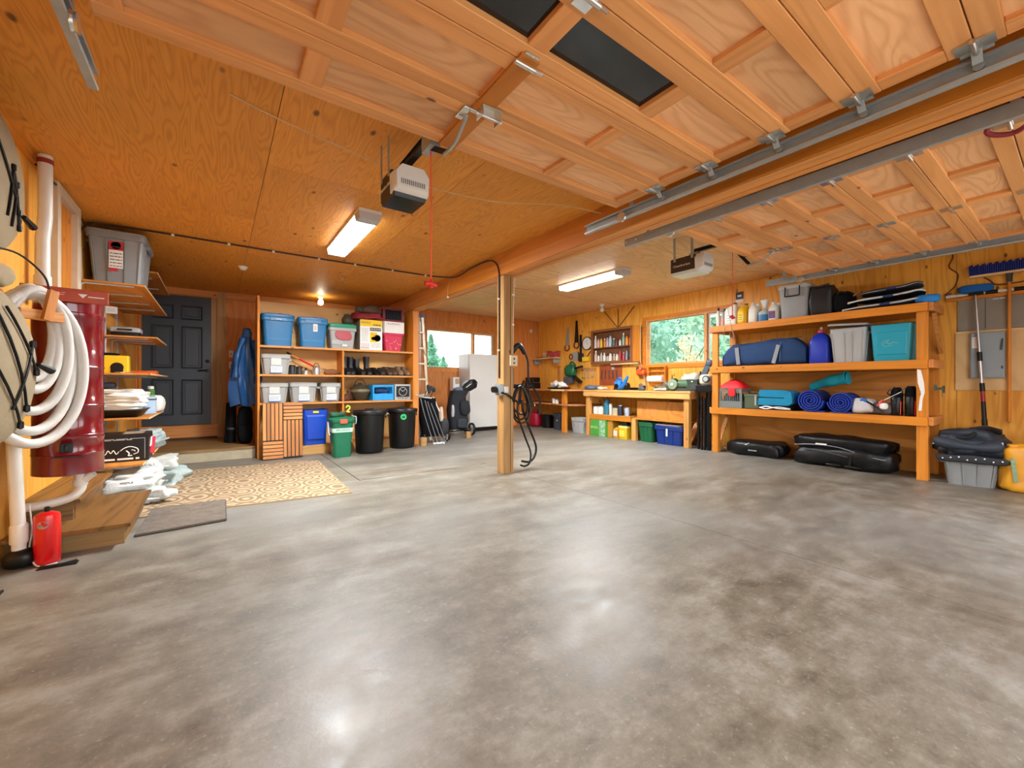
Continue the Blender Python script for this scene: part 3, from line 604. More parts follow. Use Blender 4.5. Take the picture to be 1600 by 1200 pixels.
solo(MB().soft(.17, .24, .20, .6, .02, 41), 'plastic_bag', PAPER, 'crumpled white plastic bag at outer end of the paper shelf', 'bag', (-.60, 6.45, .72))
solo(MB().soft(.14, .2, .07, .6, .02, 42), 'dark_pouch', mat('navy_pouch', '#141a2a', .8), 'dark navy pouch on top of the white papers', 'pouch', (-.9, 5.75, 1.0))
t = thing('spray_can', 'green topped small tin on wall shelf behind the papers', 'tin', (-.66, 6.62, .72)); MB().lathe([(.04, 0), (.04, .26), (.03, .27)], 14).build('can', mat('green_tin', '#4a7a3a'), t); MB().lathe([(.031, .27), (.031, .3), (.02, .305)], 14).build('cap', WHT, t)
SACK = mat('white_woven_sack', '#cdd0cc', .55, var=.12, vs=30, bump=.5, bs=70); SACKB = mat('clear_pale_sack', '#aebfbf', .35, var=.25, vs=25, bump=.5, bs=50)
def sack(label, loc, rz, w_, d_, h, m_, seed, group=None):
    t = thing('sack', label, 'sack', loc, rz, group); MB().soft(w_, d_, h, .42, .03, seed, c=(0, 0, 0), fr=10, nu=44, nv=18).build('bag', m_, t)
    B(-w_*.36, w_*.36, -d_/2-.03, -d_/2+.04, h*.42, h*.5).build('seam', m_, t); lines(t, -w_*.28, w_*.1, -d_/2+.008, (h*.55, h*.65), GINK, .012, seed); return t
sack('grey white rolled plastic sack on low wall shelf behind the black carton', (-.66, 5.95, .345), R(80), .55, .30, .2, SACKB, 3)
sack('white woven sack on floor, lowest of the pile under low wall shelf', (-.62, 4.98, 0), R(12), .42, .55, .12, SACK, 4)
sack('white woven sack lying second in the pile under low wall shelf', (-.66, 5.06, .12), R(5), .44, .55, .12, SACK, 5)
sack('bluish white sack on floor at the far end of the sack pile', (-.55, 5.75, 0), R(-8), .46, .5, .14, SACKB, 6)
sack('white sack lying on top at the far end of the sack pile', (-.60, 5.78, .14), R(8), .44, .46, .13, SACK, 7)
# black carton with white print
t = thing('black_carton', 'black cardboard carton with white script print on low wall shelf', 'carton', (-.685, 5.22, .345))
B(-.23, .165, -.14, .14, 0, .25).build('carton', mat('black_card', '#0f1013', .35), t, bev=.003)
lines(t, -.16, .05, -.141, (.195, .202), GINK, .008, 5); lines(t, -.17, .10, -.141, (.018,), PAPER, .016, 6); B(.135, .14, -.1415, -.14, .02, .21).build('edge_print', GINK, t); B(.04, .14, -.1415, -.14, .205, .211).build('edge_print', GINK, t)
MB().tube(crv([(-.2+.018*k, -.1415, .09+(.018 if k % 2 else -.016)*(1 if k % 3 else .4)) for k in range(10)]), .0035, 6).build('script_print', PAPER, t)
MB().tube(crv([(-.03, -.141, .1), (0, -.141, .125), (.04, -.141, .135), (.085, -.141, .115), (.09, -.141, .08), (.06, -.141, .065)]), .004, 6).tube(crv([(.01, -.141, .1), (.03, -.141, .075), (.025, -.141, .055), (.05, -.141, .055)]), .005, 6).tube(crv([(.045, -.141, .105), (.065, -.141, .1), (.07, -.141, .09)]), .004, 6).build('swirl_emblem', PAPER, t)
B(-.02, .12, -.12, .1, .25, .252).build('flap', mat('brown_card', '#8a7a6a', .7), t)
mb = MB().bar((.1655, -.04, .05), (.1655, .05, .2), .002, .06, (1, 0, 0)); mb.build('side_print', RINK, t); MB().bar((.167, -.07, .12), (.167, .04, .2), .002, .012, (1, 0, 0)).bar((.167, .02, .2), (.167, .0, .11), .002, .012, (1, 0, 0)).build('side_print', PAPER, t)
solo(MB().soft(.07, .12, .1, .8, .01, 9), 'toy_ball', mat('yellow_red_wrap', '#d98a3a', .5, var=.5, vs=25), 'small red and yellow wrapped bundle beside the black carton', 'bundle', (-.565, 5.52, .345))
# low steps of old boards
t = thing('board_steps', 'low steps of worn boards against left wall under the red vacuum', 'steps', (0, 0, 0))
B(XL+.001, -.46, 3.62, 4.66, .125, .15).build('tread', ROUGHY, t, bev=.003); B(XL+.001, -.50, 3.70, 3.73, 0, .125).build('riser', ROUGHX, t); B(-.53, -.505, 3.73, 4.60, 0, .125).build('side_board', ROUGHY, t)
B(XL+.001, -.73, 3.84, 4.84, .275, .30).build('tread', ROUGHY, t, bev=.003); B(XL+.001, -.78, 3.92, 3.945, .15, .275).build('riser', ROUGHX, t); B(-.80, -.775, 3.945, 4.8, .15, .275).build('side_board', ROUGHY, t)
solo(MB().tube([(-.87, 3.66, .22), (-.78, 3.60, .165)], .012, 8), 'black_hose_end', BLK, 'short black hose with bare end lying on the worn steps', 'hose')
# central vacuum
t = thing('central_vacuum', 'tall maroon central vacuum canister hung on left wall', 'vacuum cleaner', (-.775, 3.80, .49), R(8))
MB().lathe([(.02, -.02), (.10, -.015), (.155, -.004), (.162, .0), (.162, .115), (.167, .122), (.162, .13), (.162, .21), (.167, .217), (.160, .225), (.16, .235), (.165, .243), (.16, .25), (.16, .42), (.165, .427), (.16, .434), (.16, .66), (.165, .667), (.16, .674), (.162, .97), (.168, .98), (.168, 1.0), (.15, 1.015)], 40).build('canister', MAROON, t)
MB().lathe([(.158, 1.005), (.158, 1.09), (.13, 1.12), (.05, 1.125)], 32).build('motor_head', MAROON, t)
fp = MB().box(-.185, .185, -.19, -.172, 1.06, 1.145).box(-.185, .185, -.172, -.08, 1.13, 1.145).build('front_panel', RUST, t, bev=.005)
B(-.178, -.16, -.192, -.19, 1.07, 1.135).build('warning_print', mat('pale_red_print', '#e3a39b'), fp)
MB().tube(crv([(-.135, -.191, 1.136), (-.142, -.191, 1.12), (-.115, -.191, 1.105), (-.11, -.191, 1.088), (-.125, -.191, 1.07)]), .004, 6).build('swirl_print', mat('pale_red_print', '#e3a39b'), fp)
MB().prism([(.05, 1.115), (.09, 1.115), (.07, 1.09)], 'y', -.1915, -.19).build('arrow_emblem', PAPER, fp); B(.093, .165, -.1915, -.19, 1.098, 1.104).build('name_print', PAPER, fp)
lines(fp, -.095, 0, -.19, (1.1, 1.112), mat('pale_red_print', '#e3a39b'), .004, 3)
B(.17, .225, -.16, -.158, 1.015, 1.06).build('paper_tag', PAPER, t); lines(t, .178, .215, -.16, (1.03, 1.042), GINK, .003, 8)
MB().lathe([(.008, -.158), (.018, -.158), (.018, -.164), (.008, -.164)], 16, (.0, 0, .90), 'y').build('inlet_ring', WHT, t)
MB().box(-.028, .028, -.185, -.155, .14, .2).box(-.01, .01, -.2, -.185, .15, .19).build('latch', BLK, t, bev=.006); B(-.06, .07, -.166, -.158, .108, .116).build('clip_bar', BLK, t)
mb = MB().lathe([(.03, -.10), (.03, -.02)], 16, (.05, 0, 0)); mb.tube(crv([(.05, 0, -.06), (.05, -.01, -.12), (.0, -.03, -.165), (-.12, -.05, -.185), (-.2, -.05, -.185)]), .027, 12); mb.tube([(.05, 0, -.08), (.11, -.02, -.02)], .026, 12)
mb.lathe([(.036, -.095), (.036, -.06)], 16, (.05, 0, 0)); mb.build('pvc_fitting', WPVC, t)
t = thing('standpipe', 'white vertical vacuum pipe with collar and black boot at left corner', 'pipe', (-.925, 3.56, 0))
MB().tube([(-.02, -.03, .92), (0, 0, .16)], .03, 14).build('pipe', WPVC, t); MB().lathe([(.036, .14), (.038, .15), (.038, .24), (.033, .25)], 16).lathe([(.03, .1), (.03, .14)], 14).build('collar', WPVC, t)
MB().soft(.13, .13, .1, .7, .01, 8).build('boot', BLK, t)
t = thing('ceiling_pipe', 'white exhaust pipe with red collar rising through left ceiling', 'pipe', (-.95, 4.06, 1.62))
MB().tube([(0, 0, 0), (0, 0, .4), (.012, 0, .55), (.012, 0, .955)], .036, 16).build('pipe', WPVC, t); MB().lathe([(.042, .0), (.042, .15)], 16).build('coupling', WPVC, t); MB().lathe([(.041, .9), (.041, .93)], 16, (.012, 0, 0)).build('collar', mat('red_tape', '#8a2a1a'), t)
t = thing('red_canister', 'bright red cylinder with oval grey label standing by the white standpipe', 'canister', (-.815, 3.56, 0))
MB().lathe([(.05, 0), (.056, .008), (.056, .265), (.052, .285), (.03, .298), (.012, .302)], 28).build('cylinder', RED, t)
MB().add([(.0575*math.sin(a_), -.0575*math.cos(a_), z_) for a_, z_ in [(.45*math.cos(k*PI/10)-.1, .235+.022*math.sin(k*PI/10)) for k in range(20)]], [list(range(20))]).build('oval_label', mat('label_grey', '#9a8f8a', .4), t)
lettering('RESCUE', .015, RINK, t, (-.006, -.0585, .235)); MB().lathe([(.012, .3), (.014, .325), (.006, .33)], 12).build('valve', BLK, t)
solo(MB().tube(crv([(-.02, .02, .008), (.05, 0, .008), (.12, .04, .008)]), .008, 6).box(-.03, .13, -.015, .04, 0, .006), 'rubber_strap', BLK, 'flat black rubber strap on floor at foot of the red cylinder', 'strap', (-.8, 3.45, 0))
# coiled hose on wooden hook
hc = Vector((-.83, 3.40, 0)); he = Vector((.594, .804, 0)); hn = Vector((.804, -.594, 0))
mb = MB(); path = []
turns = [(.262, .42, .0), (.235, .40, .028), (.19, .36, -.02), (.15, .30, .03), (.11, .25, -.01)]
for k, (a_, b_, off) in enumerate(turns):
    for i in range(24):
        th = 2*PI*i/24+PI/2; q = i/24; nx = turns[min(k+1, 4)]; aa = a_+(nx[0]-a_)*q; bb = b_+(nx[1]-b_)*q; oo = off+(nx[2]-off)*q
        cz = 1.54-bb+.01*k; path.append(hc+he*(aa*math.cos(th)+.0)+hn*oo+Vector((0, 0, cz+bb*math.sin(th))))
mb.tube(crv(path, 2), .0265, 10); hs = solo(mb, 'vacuum_hose', HOSE, 'coiled pale grey vacuum hose hung in front of the maroon canister', 'hose')
t = thing('hose_hook', 'wooden hose hook of two nailed blocks on left wall', 'hook', tuple(hc+Vector((0, 0, 1.40))), math.atan2(he.y, he.x))
B(-.12, .09, -.075, -.045, 0, .055).build('cross_block', LUMX, t, bev=.003); MB().bar((-.01, -.085, .0), (.025, -.085, .17), .045, .022, (0, 1, 0)).build('upright_block', LUMZ, t); B(-.09, -.06, -.045, .25, .005, .05).build('arm_block', LUMY, t)
# strapped beige discs
CANV = mat('beige_canvas', '#9b8a6c', .8, var=.15, bump=.25, bs=40)
for lab, loc, r_, th, rz in (('large beige padded disc laced with black cords at far left edge', (-.88, 2.82, 1.13), .40, .09, -.2), ('flatter beige padded disc with black cord ends high at far left', (-.95, 3.22, 2.12), .385, .045, -.06)):
    t = thing('padded_disc', lab, 'disc', loc, rz)
    MB().lathe([(.01, -th*.5), (r_*.9, -th*.45), (r_, -th*.1), (r_, th*.1), (r_*.92, th*.5), (r_*.5, th*.85), (.01, th)], 44, (0, 0, 0), 'x').build('cushion', CANV, t)
    sx = lambda y, z: th*(1.02-.55*(y*y+z*z)/r_/r_)+.004
    ln = [((.1, .28), (.33, -.02)), ((.12, -.2), (.30, .12)), ((.0, .3), (.25, -.2)), ((-.1, .1), (.22, -.28))] if th > .08 else [((.0, .18), (.24, -.12)), ((.1, -.18), (.16, .1)), ((.16, .1), (.26, -.2)), ((.16, -.22), (.2, .02))]
    for (y0, z0), (y1, z1) in ln:
        pts = [(sx(y0+(y1-y0)*k/6, z0+(z1-z0)*k/6), y0+(y1-y0)*k/6, z0+(z1-z0)*k/6) for k in range(7)]
        MB().tube(pts, .006, 6).build('cord', BLK, t); p1 = Vector(pts[-1]); MB().lathe([(.004, -.02), (.012, -.014), (.012, .014), (.004, .02)], 10, tuple(p1)).build('cord_stop', BLK, t)
    y0, z0 = (.31, .02) if th > .08 else (.27, -.13); MB().tube([(sx(y0, z0)+.01, y0, z0), (sx(y0, z0)+.02, y0+.09, z0-.03)], lambda q: .012+.008*q, 8).build('hook', BLK, t)
solo(MB().soft(.16, .42, .13, .6, .03, 12), 'crumpled_canvas', CANV, 'crumpled pale canvas resting above the coiled hose at left edge', 'cloth', (-.93, 3.02, 1.535))
solo(MB().tube(crv([(-.92, 3.1, 1.72), (-.86, 3.3, 1.74), (-.8, 3.45, 1.66), (-.79, 3.5, 1.55)]), lambda q: .012 if q < .15 else .005, 8), 'bungee_lead', BLK, 'black cord curving from beige canvas to the vacuum head', 'cord')
# floor mats
t = thing('patterned_rug', 'tan rug with pale looping pattern on the concrete near the step', 'rug', (0, 0, 0))
m, nt, p = base('looped_rug'); tc = nd(nt, 'TexCoord').outputs['Object']
wv = nd(nt, 'TexVoronoi', {'Vector': nd(nt, 'VectorMath', {0: tc, 1: (5.2, 3.6, 1)}, operation='MULTIPLY').outputs[0], 'Scale': 1.0, 'Randomness': .35}).outputs['Distance']
f = mth(nt, 'ABSOLUTE', mth(nt, 'SINE', mth(nt, 'MULTIPLY', wv, 14.0)))
c = mixc(nt, nd(nt, 'MapRange', {0: f, 1: .55, 2: .85}).outputs[0], hx('#b39b7c'), hx('#7f6a50')); nt.links.new(c, p.inputs['Base Color']); p.inputs['Roughness'].default_value = .9
mb = MB().add([], []); poly = [(-.36, 4.64), (.02, 4.16), (1.05, 4.13), (1.12, 6.13), (-.66, 6.42)]
mb = MB().prism([(-.52, 4.33), (1.05, 4.14), (1.12, 6.13), (-.66, 6.40)], 'z', 0, .008); mb.build('pile', m, t)
mb = MB()
q = [(-.52, 4.33), (1.05, 4.14), (1.12, 6.13), (-.66, 6.40)]
for i in range(4): a_, b_ = q[i], q[(i+1) % 4]; mb.tube([(*a_, .005), (*b_, .005)], .006, 6)
mb.build('binding', mat('rug_binding', '#a98d64', .9), t)
t = thing('door_mat', 'small dark grey brown mat overlapping corner of the tan rug', 'mat', (0, 0, 0))
MB().prism([(-.46, 3.80), (.05, 3.85), (.055, 4.50), (-.44, 4.52)], 'z', .009, .02).build('pile', mat('mat_grey', '#6f655b', .95, var=.35, vs=18, bump=.8, bs=90), t)
mb = MB(); q = [(-.46, 3.80), (.05, 3.85), (.055, 4.50), (-.44, 4.52)]
for i in range(4): a_, b_ = q[i], q[(i+1) % 4]; mb.tube([(*a_, .008), (*b_, .008)], .008, 6)
mb.build('border', mat('mat_border', '#4a433c', .95), t)
t = thing('trestle_leg', 'foot of a slanted wooden leg at lower left edge of the floor', 'leg stand', (-.93, 3.12, 0)); MB().bar((-.06, -.16, .32), (.02, .04, .012), .05, .025).build('board', LUMY, t); B(-.01, .05, .01, .07, 0, .012).build('foot_pad', BLK, t)
cable('thin_cable', [(-.90, 3.62, .34), (-.885, 3.60, .2), (-.89, 3.58, .08), (-.84, 3.50, .008), (-.76, 3.50, .008)], .004, WHT, 'thin white cable dropping between standpipe and red cylinder')
# ---------------------------------------------------------------- back wall shelving and what stands on it
t = thing('storage_shelves', 'built in plywood shelving wall beside the entrance door', 'shelving', (0, 0, 0))
B(.452, .482, 6.76, 7.16, 0, 2.29).build('side_panel', LUMZ, t, bev=.002, seg=1); B(2.735, 2.763, 6.76, 7.16, 0, 2.32).build('side_panel', LUMZ, t, bev=.002, seg=1)
B(.483, 2.734, 7.15, 7.165, 0, 2.28).build('back_panel', PLYS, t)
for z in (1.60, 1.19, .78): B(.483, 2.734, 6.775, 7.149, z-.025, z).build('shelf', PLYS, t, bev=.002, seg=1)
for z in (1.60, 1.19, .78): B(.483, 2.734, 6.77, 6.776, z-.028, z-.0).build('shelf_edge', LUMX, t)
B(1.585, 1.61, 6.78, 7.148, .781, 1.574).build('divider', LUMZ, t); B(1.585, 1.61, 6.78, 7.148, 0, .754).build('divider', LUMZ, t)
B(.483, 2.734, 6.79, 6.81, 0, .13).build('kick_board', PLYS, t); B(.483, 2.734, 6.81, 7.149, .115, .13).build('bottom_shelf', PLYS, t)
Y0 = 6.955
BT = (.42, .34, .47)
a = tote('storage_tote', 'left blue lidded tote on top shelf of the shelving wall', 'tote', *BT, BLUEB, BLUEB, (.71, Y0, 1.6), .04, .86, .06, ribs=False)
b = tote('storage_tote', 'right blue lidded tote with white sticker on top shelf', 'tote', .41, .34, .46, BLUEB, BLUEB, (1.18, Y0, 1.6), -.05, .86, .06, ribs=False)
for u in (a, b):
    B(-.11, .11, -.176, -.165, .36, .41).build('latch_tab', BLUEB, u, bev=.006); MB().bar((-.13, -.152, .10), (.13, -.152, .10), .004, .006).bar((-.13, -.150, .10), (-.15, -.155, .3), .004, .006, (0, 1, 0)).build('moulded_line', mat('pale_blue_edge', '#5aa0d0'), u)
lettering('Sterling', .022, PAPER, a, (0, -.1775, .385)); printed(b, .0, .06, -.163, .24, .36, PAPER, 'sticker'); lines(b, .006, .05, -.165, (.27, .29, .31), INK, .006, 2); B(.02, .06, -.15, -.05, .46, .466).build('lid_clip', RED, b); B(.0, .05, -.15, -.05, .47, .476).build('lid_clip', RED, a)
GL = mat('green_lid_plastic', '#1c8a66', .38)
g = tote('storage_tote', 'clear tote with green lid full of red things on top shelf', 'tote', .42, .33, .40, CLRG, GL, (1.60, Y0, 1.6), 0, .84, .07, ribs=False)
MB().soft(.22, .015, .17, .7, .02, 4, c=(.02, -.152, .13)).build('red_contents', mat('faded_red', '#b4525a'), g); MB().soft(.16, .012, .08, .7, .02, 14, c=(-.09, -.15, .06)).build('pale_contents', LGREY, g); printed(g, -.01, .06, -.16, .04, .07, PAPER)
t = thing('appliance_carton', 'yellow and white printed appliance carton on top shelf', 'carton', (2.035, 6.94, 1.6)); B(-.178, .178, -.15, .15, 0, .49).build('carton', mat('white_card', '#e4e2da', .6), t, bev=.002, seg=1)
printed(t, -.178, .178, -.150, .385, .49, YEL); printed(t, -.178, -.02, -.150, .02, .38, PAPER); lettering('stanley', .045, INK, t, (-.09, -.1525, .445), sx=1.2); lines(t, .03, .15, -.1515, (.405,), INK, .016, 1)
printed(t, -.025, .155, -.1515, .315, .365, INK); lettering('AIR BLASTER', .03, PAPER, t, (.065, -.154, .34)); printed(t, -.02, .09, -.1515, .13, .29, YEL); MB().lathe([(.001, -.1535), (.055, -.1535)], 20, (.095, 0, .2), 'y').build('picture', INK, t); MB().lathe([(.001, -.154), (.03, -.154)], 16, (.03, 0, .19), 'y').build('picture', ORNG, t)
MB().bar((-.005, -.1535, .27), (.07, -.1535, .22), .003, .02, (0, 1, 0)).build('picture', ORNG, t)
lines(t, -.16, -.05, -.1515, [.14+.02*k for k in range(11)], GINK, .006, 3); printed(t, -.165, -.03, -.1515, .04, .11, mat('pale_pink_print', '#dcc3c4')); lines(t, -.16, -.04, -.152, (.025,), INK, .01, 4); lines(t, 0, .15, -.1515, (.05, .075, .1), GINK, .008, 5)
B(-.18, -.179, -.15, .15, .0, .49).build('side_face', mat('brown_card', '#8a7a6a', .7), t)
PINK = mat('pink_plastic', '#c92a4d', .4, var=.1)
t = thing('pink_basket', 'pink plastic basket with dotted sides on top shelf', 'basket', (2.41, 6.94, 1.6))
MB().loft([rr(.13, .12, .03, 0), rr(.155, .135, .03, .2), rr(.158, .138, .03, .26), rr(.175, .15, .03, .262), rr(.178, .153, .03, .3), rr(.16, .14, .03, .3), rr(.125, .115, .03, .02)], True, True).build('body', PINK, t)
mb = MB(); rd = random.Random(3)
for k in range(14): mb.lathe([(.001, -.147), (.008, -.147), (.009, -.125)], 10, (rd.uniform(-.12, .12), 0, rd.uniform(.03, .2)), 'y')
mb.build('dots', mat('pale_pink', '#f0b0a8'), t); MB().tube(crv([(-.185, -.06, .24), (-.2, -.06, .2), (-.185, -.06, .14)]), .008).build('handle', PAPER, t)
t = thing('white_carton', 'white carton with spaced lettering on the pink basket', 'carton', (2.405, 6.94, 1.902)); B(-.178, .182, -.15, .13, 0, .19).build('carton', PAPER, t, bev=.002, seg=1); lettering('R A M S E T', .038, mat('brown_print', '#4a3028'), t, (0, -.1525, .15), sx=1.1); B(-.179, -.155, -.1515, -.15, 0, .19).build('edge_print', GINK, t)
MARN = mat('maroon_plastic', '#6e1526', .5, var=.15)
t = thing('milk_crate', 'maroon plastic crate with black grille on top of the white carton', 'crate', (2.405, 6.94, 2.092))
for sx in (-1, 1):
    for sy in (-1, 1): B(sx*.16-.018, sx*.16+.018, sy*.12-.018, sy*.12+.018, 0, .24).build('corner_post', MARN, t)
for z in (.0, .205):
    MB().box(-.145, .145, -.136, -.122, z, z+.035).box(-.145, .145, .122, .136, z, z+.035).box(-.176, -.162, -.105, .105, z, z+.035).box(.162, .176, -.105, .105, z, z+.035).build('rail', MARN, t)
mb = MB()
for k in range(9): mb.box(-.13+k*.0325-.006, -.13+k*.0325+.006, -.125, -.12, .035, .205)
for k in range(5): mb.box(-.14, .14, -.128, -.124, .055+k*.033, .063+k*.033)
mb.build('grille', BLK, t); B(-.14, .14, -.115, -.1, .035, .2).build('contents', BLKF, t)
t = thing('red_ski_bag', 'slumped dark red bag of old brown gear on top of the appliance carton', 'bag', (2.01, 6.93, 2.09))
MB().soft(.44, .3, .13, .6, .04, 15, c=(0, 0, 0)).build('bag', mat('dark_red_fabric', '#7a1a20', .7, var=.3), t); MB().soft(.28, .22, .14, .7, .03, 16, c=(.05, 0, .11)).build('brown_roll', mat('brown_gear', '#54402f', .7, var=.4), t); MB().soft(.16, .16, .1, .8, .03, 17, c=(-.12, 0, .12)).build('brown_roll', mat('brown_gear', '#54402f', .7), t)
MB().tube(crv([(-.2, -.1, .12), (-.08, -.16, .03), (.08, -.16, .05), (.17, -.1, .1)]), .014).build('strap', mat('red_strap', '#9a2230'), t); MB().lathe([(.03, -.01), (.03, .01)], 14, (-.14, -.1, .15), 'y').build('wheel', INK, t)
t = thing('glass_jar', 'round dark glass jar standing on green lidded tote', 'jar', (1.70, 6.94, 2.0)); MB().lathe([(.05, 0), (.085, .04), (.088, .09), (.06, .14), (.05, .16), (.055, .165)], 20).build('jar', mat('smoked_glass', '#4a4336', .08, var=.2), t); MB().lathe([(.03, .166), (.02, .18)], 14).build('stopper', CHR, t)
def clearbox(label, x, z, w_, h, seed, lab=True):
    t = tote('clear_bin', label, 'bin', w_, .32, h, CLRG, LGREY, (x, 6.95, z), 0, .84, .018)
    if lab: printed(t, -.07, .075, -.162, .02, .12, mat('pale_label', '#cfdae4', .5), 'label_card'); printed(t, -.07, .075, -.1625, .016, .026, mat('label_blue', '#3d63b0'), 'label_card'); lines(t, -.06, .06, -.1636, (.05, .07, .09), GINK, .006, seed)
    B(-.065, .065, -.16, -.15, .13, h-.06).build('window_insert', mat('clear_insert', '#c4c6c2', .2), t)
    return t
clearbox('smoky clear bin with papers alone on left of middle shelf', .685, 1.19, .38, .295, 1)
clearbox('smoky clear bin at left end of the lower shelf', .665, .78, .365, .29, 2); clearbox('smoky clear bin in middle of the lower shelf trio', 1.045, .78, .375, .295, 3); clearbox('smoky clear bin beside the boots on lower shelf', 1.425, .78, .30, .29, 4)
for k, s_ in enumerate((-.045, .05)):
    t = thing('dark_tin', ('taller dark tin touching the clear bin on middle shelf', 'shorter dark tin beside the taller one on middle shelf')[k], 'tin', (.95+s_, 6.93, 1.19)); MB().lathe([(.04, 0), (.045, .004), (.045, .13-.02*k), (.04, .135-.02*k)], 16).build('tin', mat('dark_tin', '#3f4548', .35, .5), t); MB().lathe([(.047, .12-.02*k), (.047, .14-.02*k), (.02, .145-.02*k)], 16).build('lid', BLK, t)
t = thing('small_gas_tin', 'small shiny tin with knob on middle shelf', 'tin', (1.09, 6.92, 1.19)); MB().lathe([(.04, 0), (.042, .06), (.025, .075)], 16).build('tin', ALU, t); MB().lathe([(.012, .075), (.014, .1), (.004, .105)], 12).build('knob', BLK, t)
t = thing('kettle', 'small pale metal kettle on middle shelf', 'kettle', (1.235, 6.92, 1.19)); MB().lathe([(.05, 0), (.056, .03), (.05, .1), (.03, .13), (.004, .14)], 18).build('body', ALU, t); MB().tube(crv([(.04, 0, .05), (.075, 0, .08), (.085, 0, .11)]), .01).build('spout', ALU, t); MB().tube(crv([(-.045, 0, .1), (-.02, 0, .17), (.03, 0, .17), (.045, 0, .1)]), .005).build('handle', BLK, t)
t = thing('walking_stick', 'red banded wooden tool handle propped across middle shelf', 'tool', (0, 6.98, 0)); MB().tube([(.88, 0, 1.50), (1.30, 0, 1.27)], .012).build('shaft', LUMX, t); MB().tube([(1.0, 0, 1.434), (1.2, 0, 1.325)], .0135).build('grip', RED, t); MB().tube([(.84, .0, 1.522), (.9, 0, 1.489)], .016).build('head', BLKM, t)
t = thing('wooden_wedge', 'brown leather tool roll at right end of left middle shelf', 'roll', (1.46, 6.94, 1.19)); MB().soft(.26, .12, .09, .6, .02, 5).build('roll', mat('brown_leather', '#7d4a26', .6), t); MB().bar((-.12, -.02, .09), (.08, 0, .04), .05, .015).build('flap', mat('brown_leather2', '#8d5a32', .6), t)
def boot(label, x, y, z, h, m_, rz=0, lean=0, sole=BLK, w_=.085, name='boot'):
    t = thing(name, label, 'boot', (x, y, z), rz); rg = []
    for zz, hw, hd, cy in ((.012, .5, .14, -.03), (.05, .5, .14, -.03), (.085, .46, .115, -.005), (.12, .42, .06, .05), (h*.55, .42, .055, .055+lean*.3), (h*.8, .48, .065, .055+lean*.7), (h, .5, .07, .055+lean)): rg.append(rr(w_*hw, hd, w_*.4, zz, 0, cy))
    rg2 = rg+[rr(w_*.44, .064, w_*.35, h, 0, .055+lean), rr(w_*.4, .055, w_*.3, h-.05, 0, .055+lean)]
    MB().loft(rg2).build('upper', m_, t); MB().loft([rr(w_*.52, .145, w_*.4, 0, 0, -.03), rr(w_*.52, .145, w_*.4, .018, 0, -.03)]).build('sole', sole, t); return t
RUB = mat('black_rubber', '#17171a', .45)
for k, (lab, x, h, rz, ln) in enumerate((('tall black rubber boot at the divider on middle shelf', 1.668, .30, .1, 0), ('tall black rubber boot second from the divider', 1.755, .295, -.05, 0), ('tall black rubber boot slumped sideways in middle of the row', 1.87, .27, .3, .03), ('tall black rubber boot standing apart, last of the tall ones', 2.01, .31, 0, 0))): boot(lab, x, 6.94, 1.19, h, RUB, rz, ln)
BRN = mat('brown_boot_leather', '#4a3527', .55, var=.2); TAN = mat('tan_boot_leather', '#7d6248', .6, var=.2)
for k, (lab, x, m_, h) in enumerate((('low dark shoe left of the low shoe row', 2.12, BLKF, .13), ('low dark brown shoe second in the low shoe row', 2.235, mat('dark_brown_shoe', '#2c221c', .6), .13), ('brown ankle boot third in the low shoe row', 2.335, BRN, .15), ('brown ankle boot fourth in the low shoe row', 2.435, BRN, .145), ('tan ankle boot fifth in the low shoe row', 2.545, TAN, .16), ('tan ankle boot at right end of the low shoe row', 2.655, TAN, .16))):
    s_ = boot(lab, x, 6.94, 1.19, h, m_, random.Random(k).uniform(-.1, .1), 0, BLK, .09, 'ankle_boot'); MB().lathe([(.036, h-.012), (.04, h), (.036, h+.006)], 14, (0, .055, 0)).build('cuff', LGREY if k > 1 else BLK, s_)
boot('brown leather boot lying under the lantern on lower shelf', 1.70, 6.93, .78, .17, mat('red_brown_leather', '#5d3722', .6), -.9, .02)
t = thing('camp_lantern', 'dark round bottomed lantern with wire handle on lower shelf', 'lantern', (1.90, 6.95, .78)); MB().lathe([(.07, 0), (.10, .03), (.14, .09), (.165, .15), (.16, .19), (.11, .23), (.05, .255), (.03, .28), (.008, .29)], 24).build('body', mat('olive_brown_tin', '#4b4434', .4, .3, var=.2), t); MB().tube(crv([(-.09, 0, .235), (-.06, 0, .32), (0, 0, .345), (.06, 0, .32), (.09, 0, .235)]), .005).build('handle', BLKM, t); MB().lathe([(.167, .14), (.171, .16), (.167, .18)], 24).build('band', mat('olive_band', '#736a50', .4, .3), t)
t = thing('blue_basket', 'bright blue open front crate on lower shelf beside the clock box', 'crate', (2.235, 6.94, .78)); SKY_ = mat('sky_blue_plastic', '#2196d8', .4)
MB().box(-.175, .175, -.14, .14, 0, .012).box(-.175, -.15, -.14, .14, .012, .255).box(.15, .175, -.14, .14, .012, .255).box(-.15, .15, .125, .14, .012, .255).box(-.15, .15, -.14, -.125, .012, .11).box(-.15, .15, -.14, -.125, .22, .255).build('shell', SKY_, t, bev=.004); MB().soft(.26, .2, .1, .5, .01, 6, c=(0, 0, .0135)).build('contents', mat('pale_blue_cloth', '#8fb9d8', .8), t); MB().soft(.25, .2, .09, .5, .02, 7, c=(0, 0, .12)).build('dark_contents', NAVY, t)
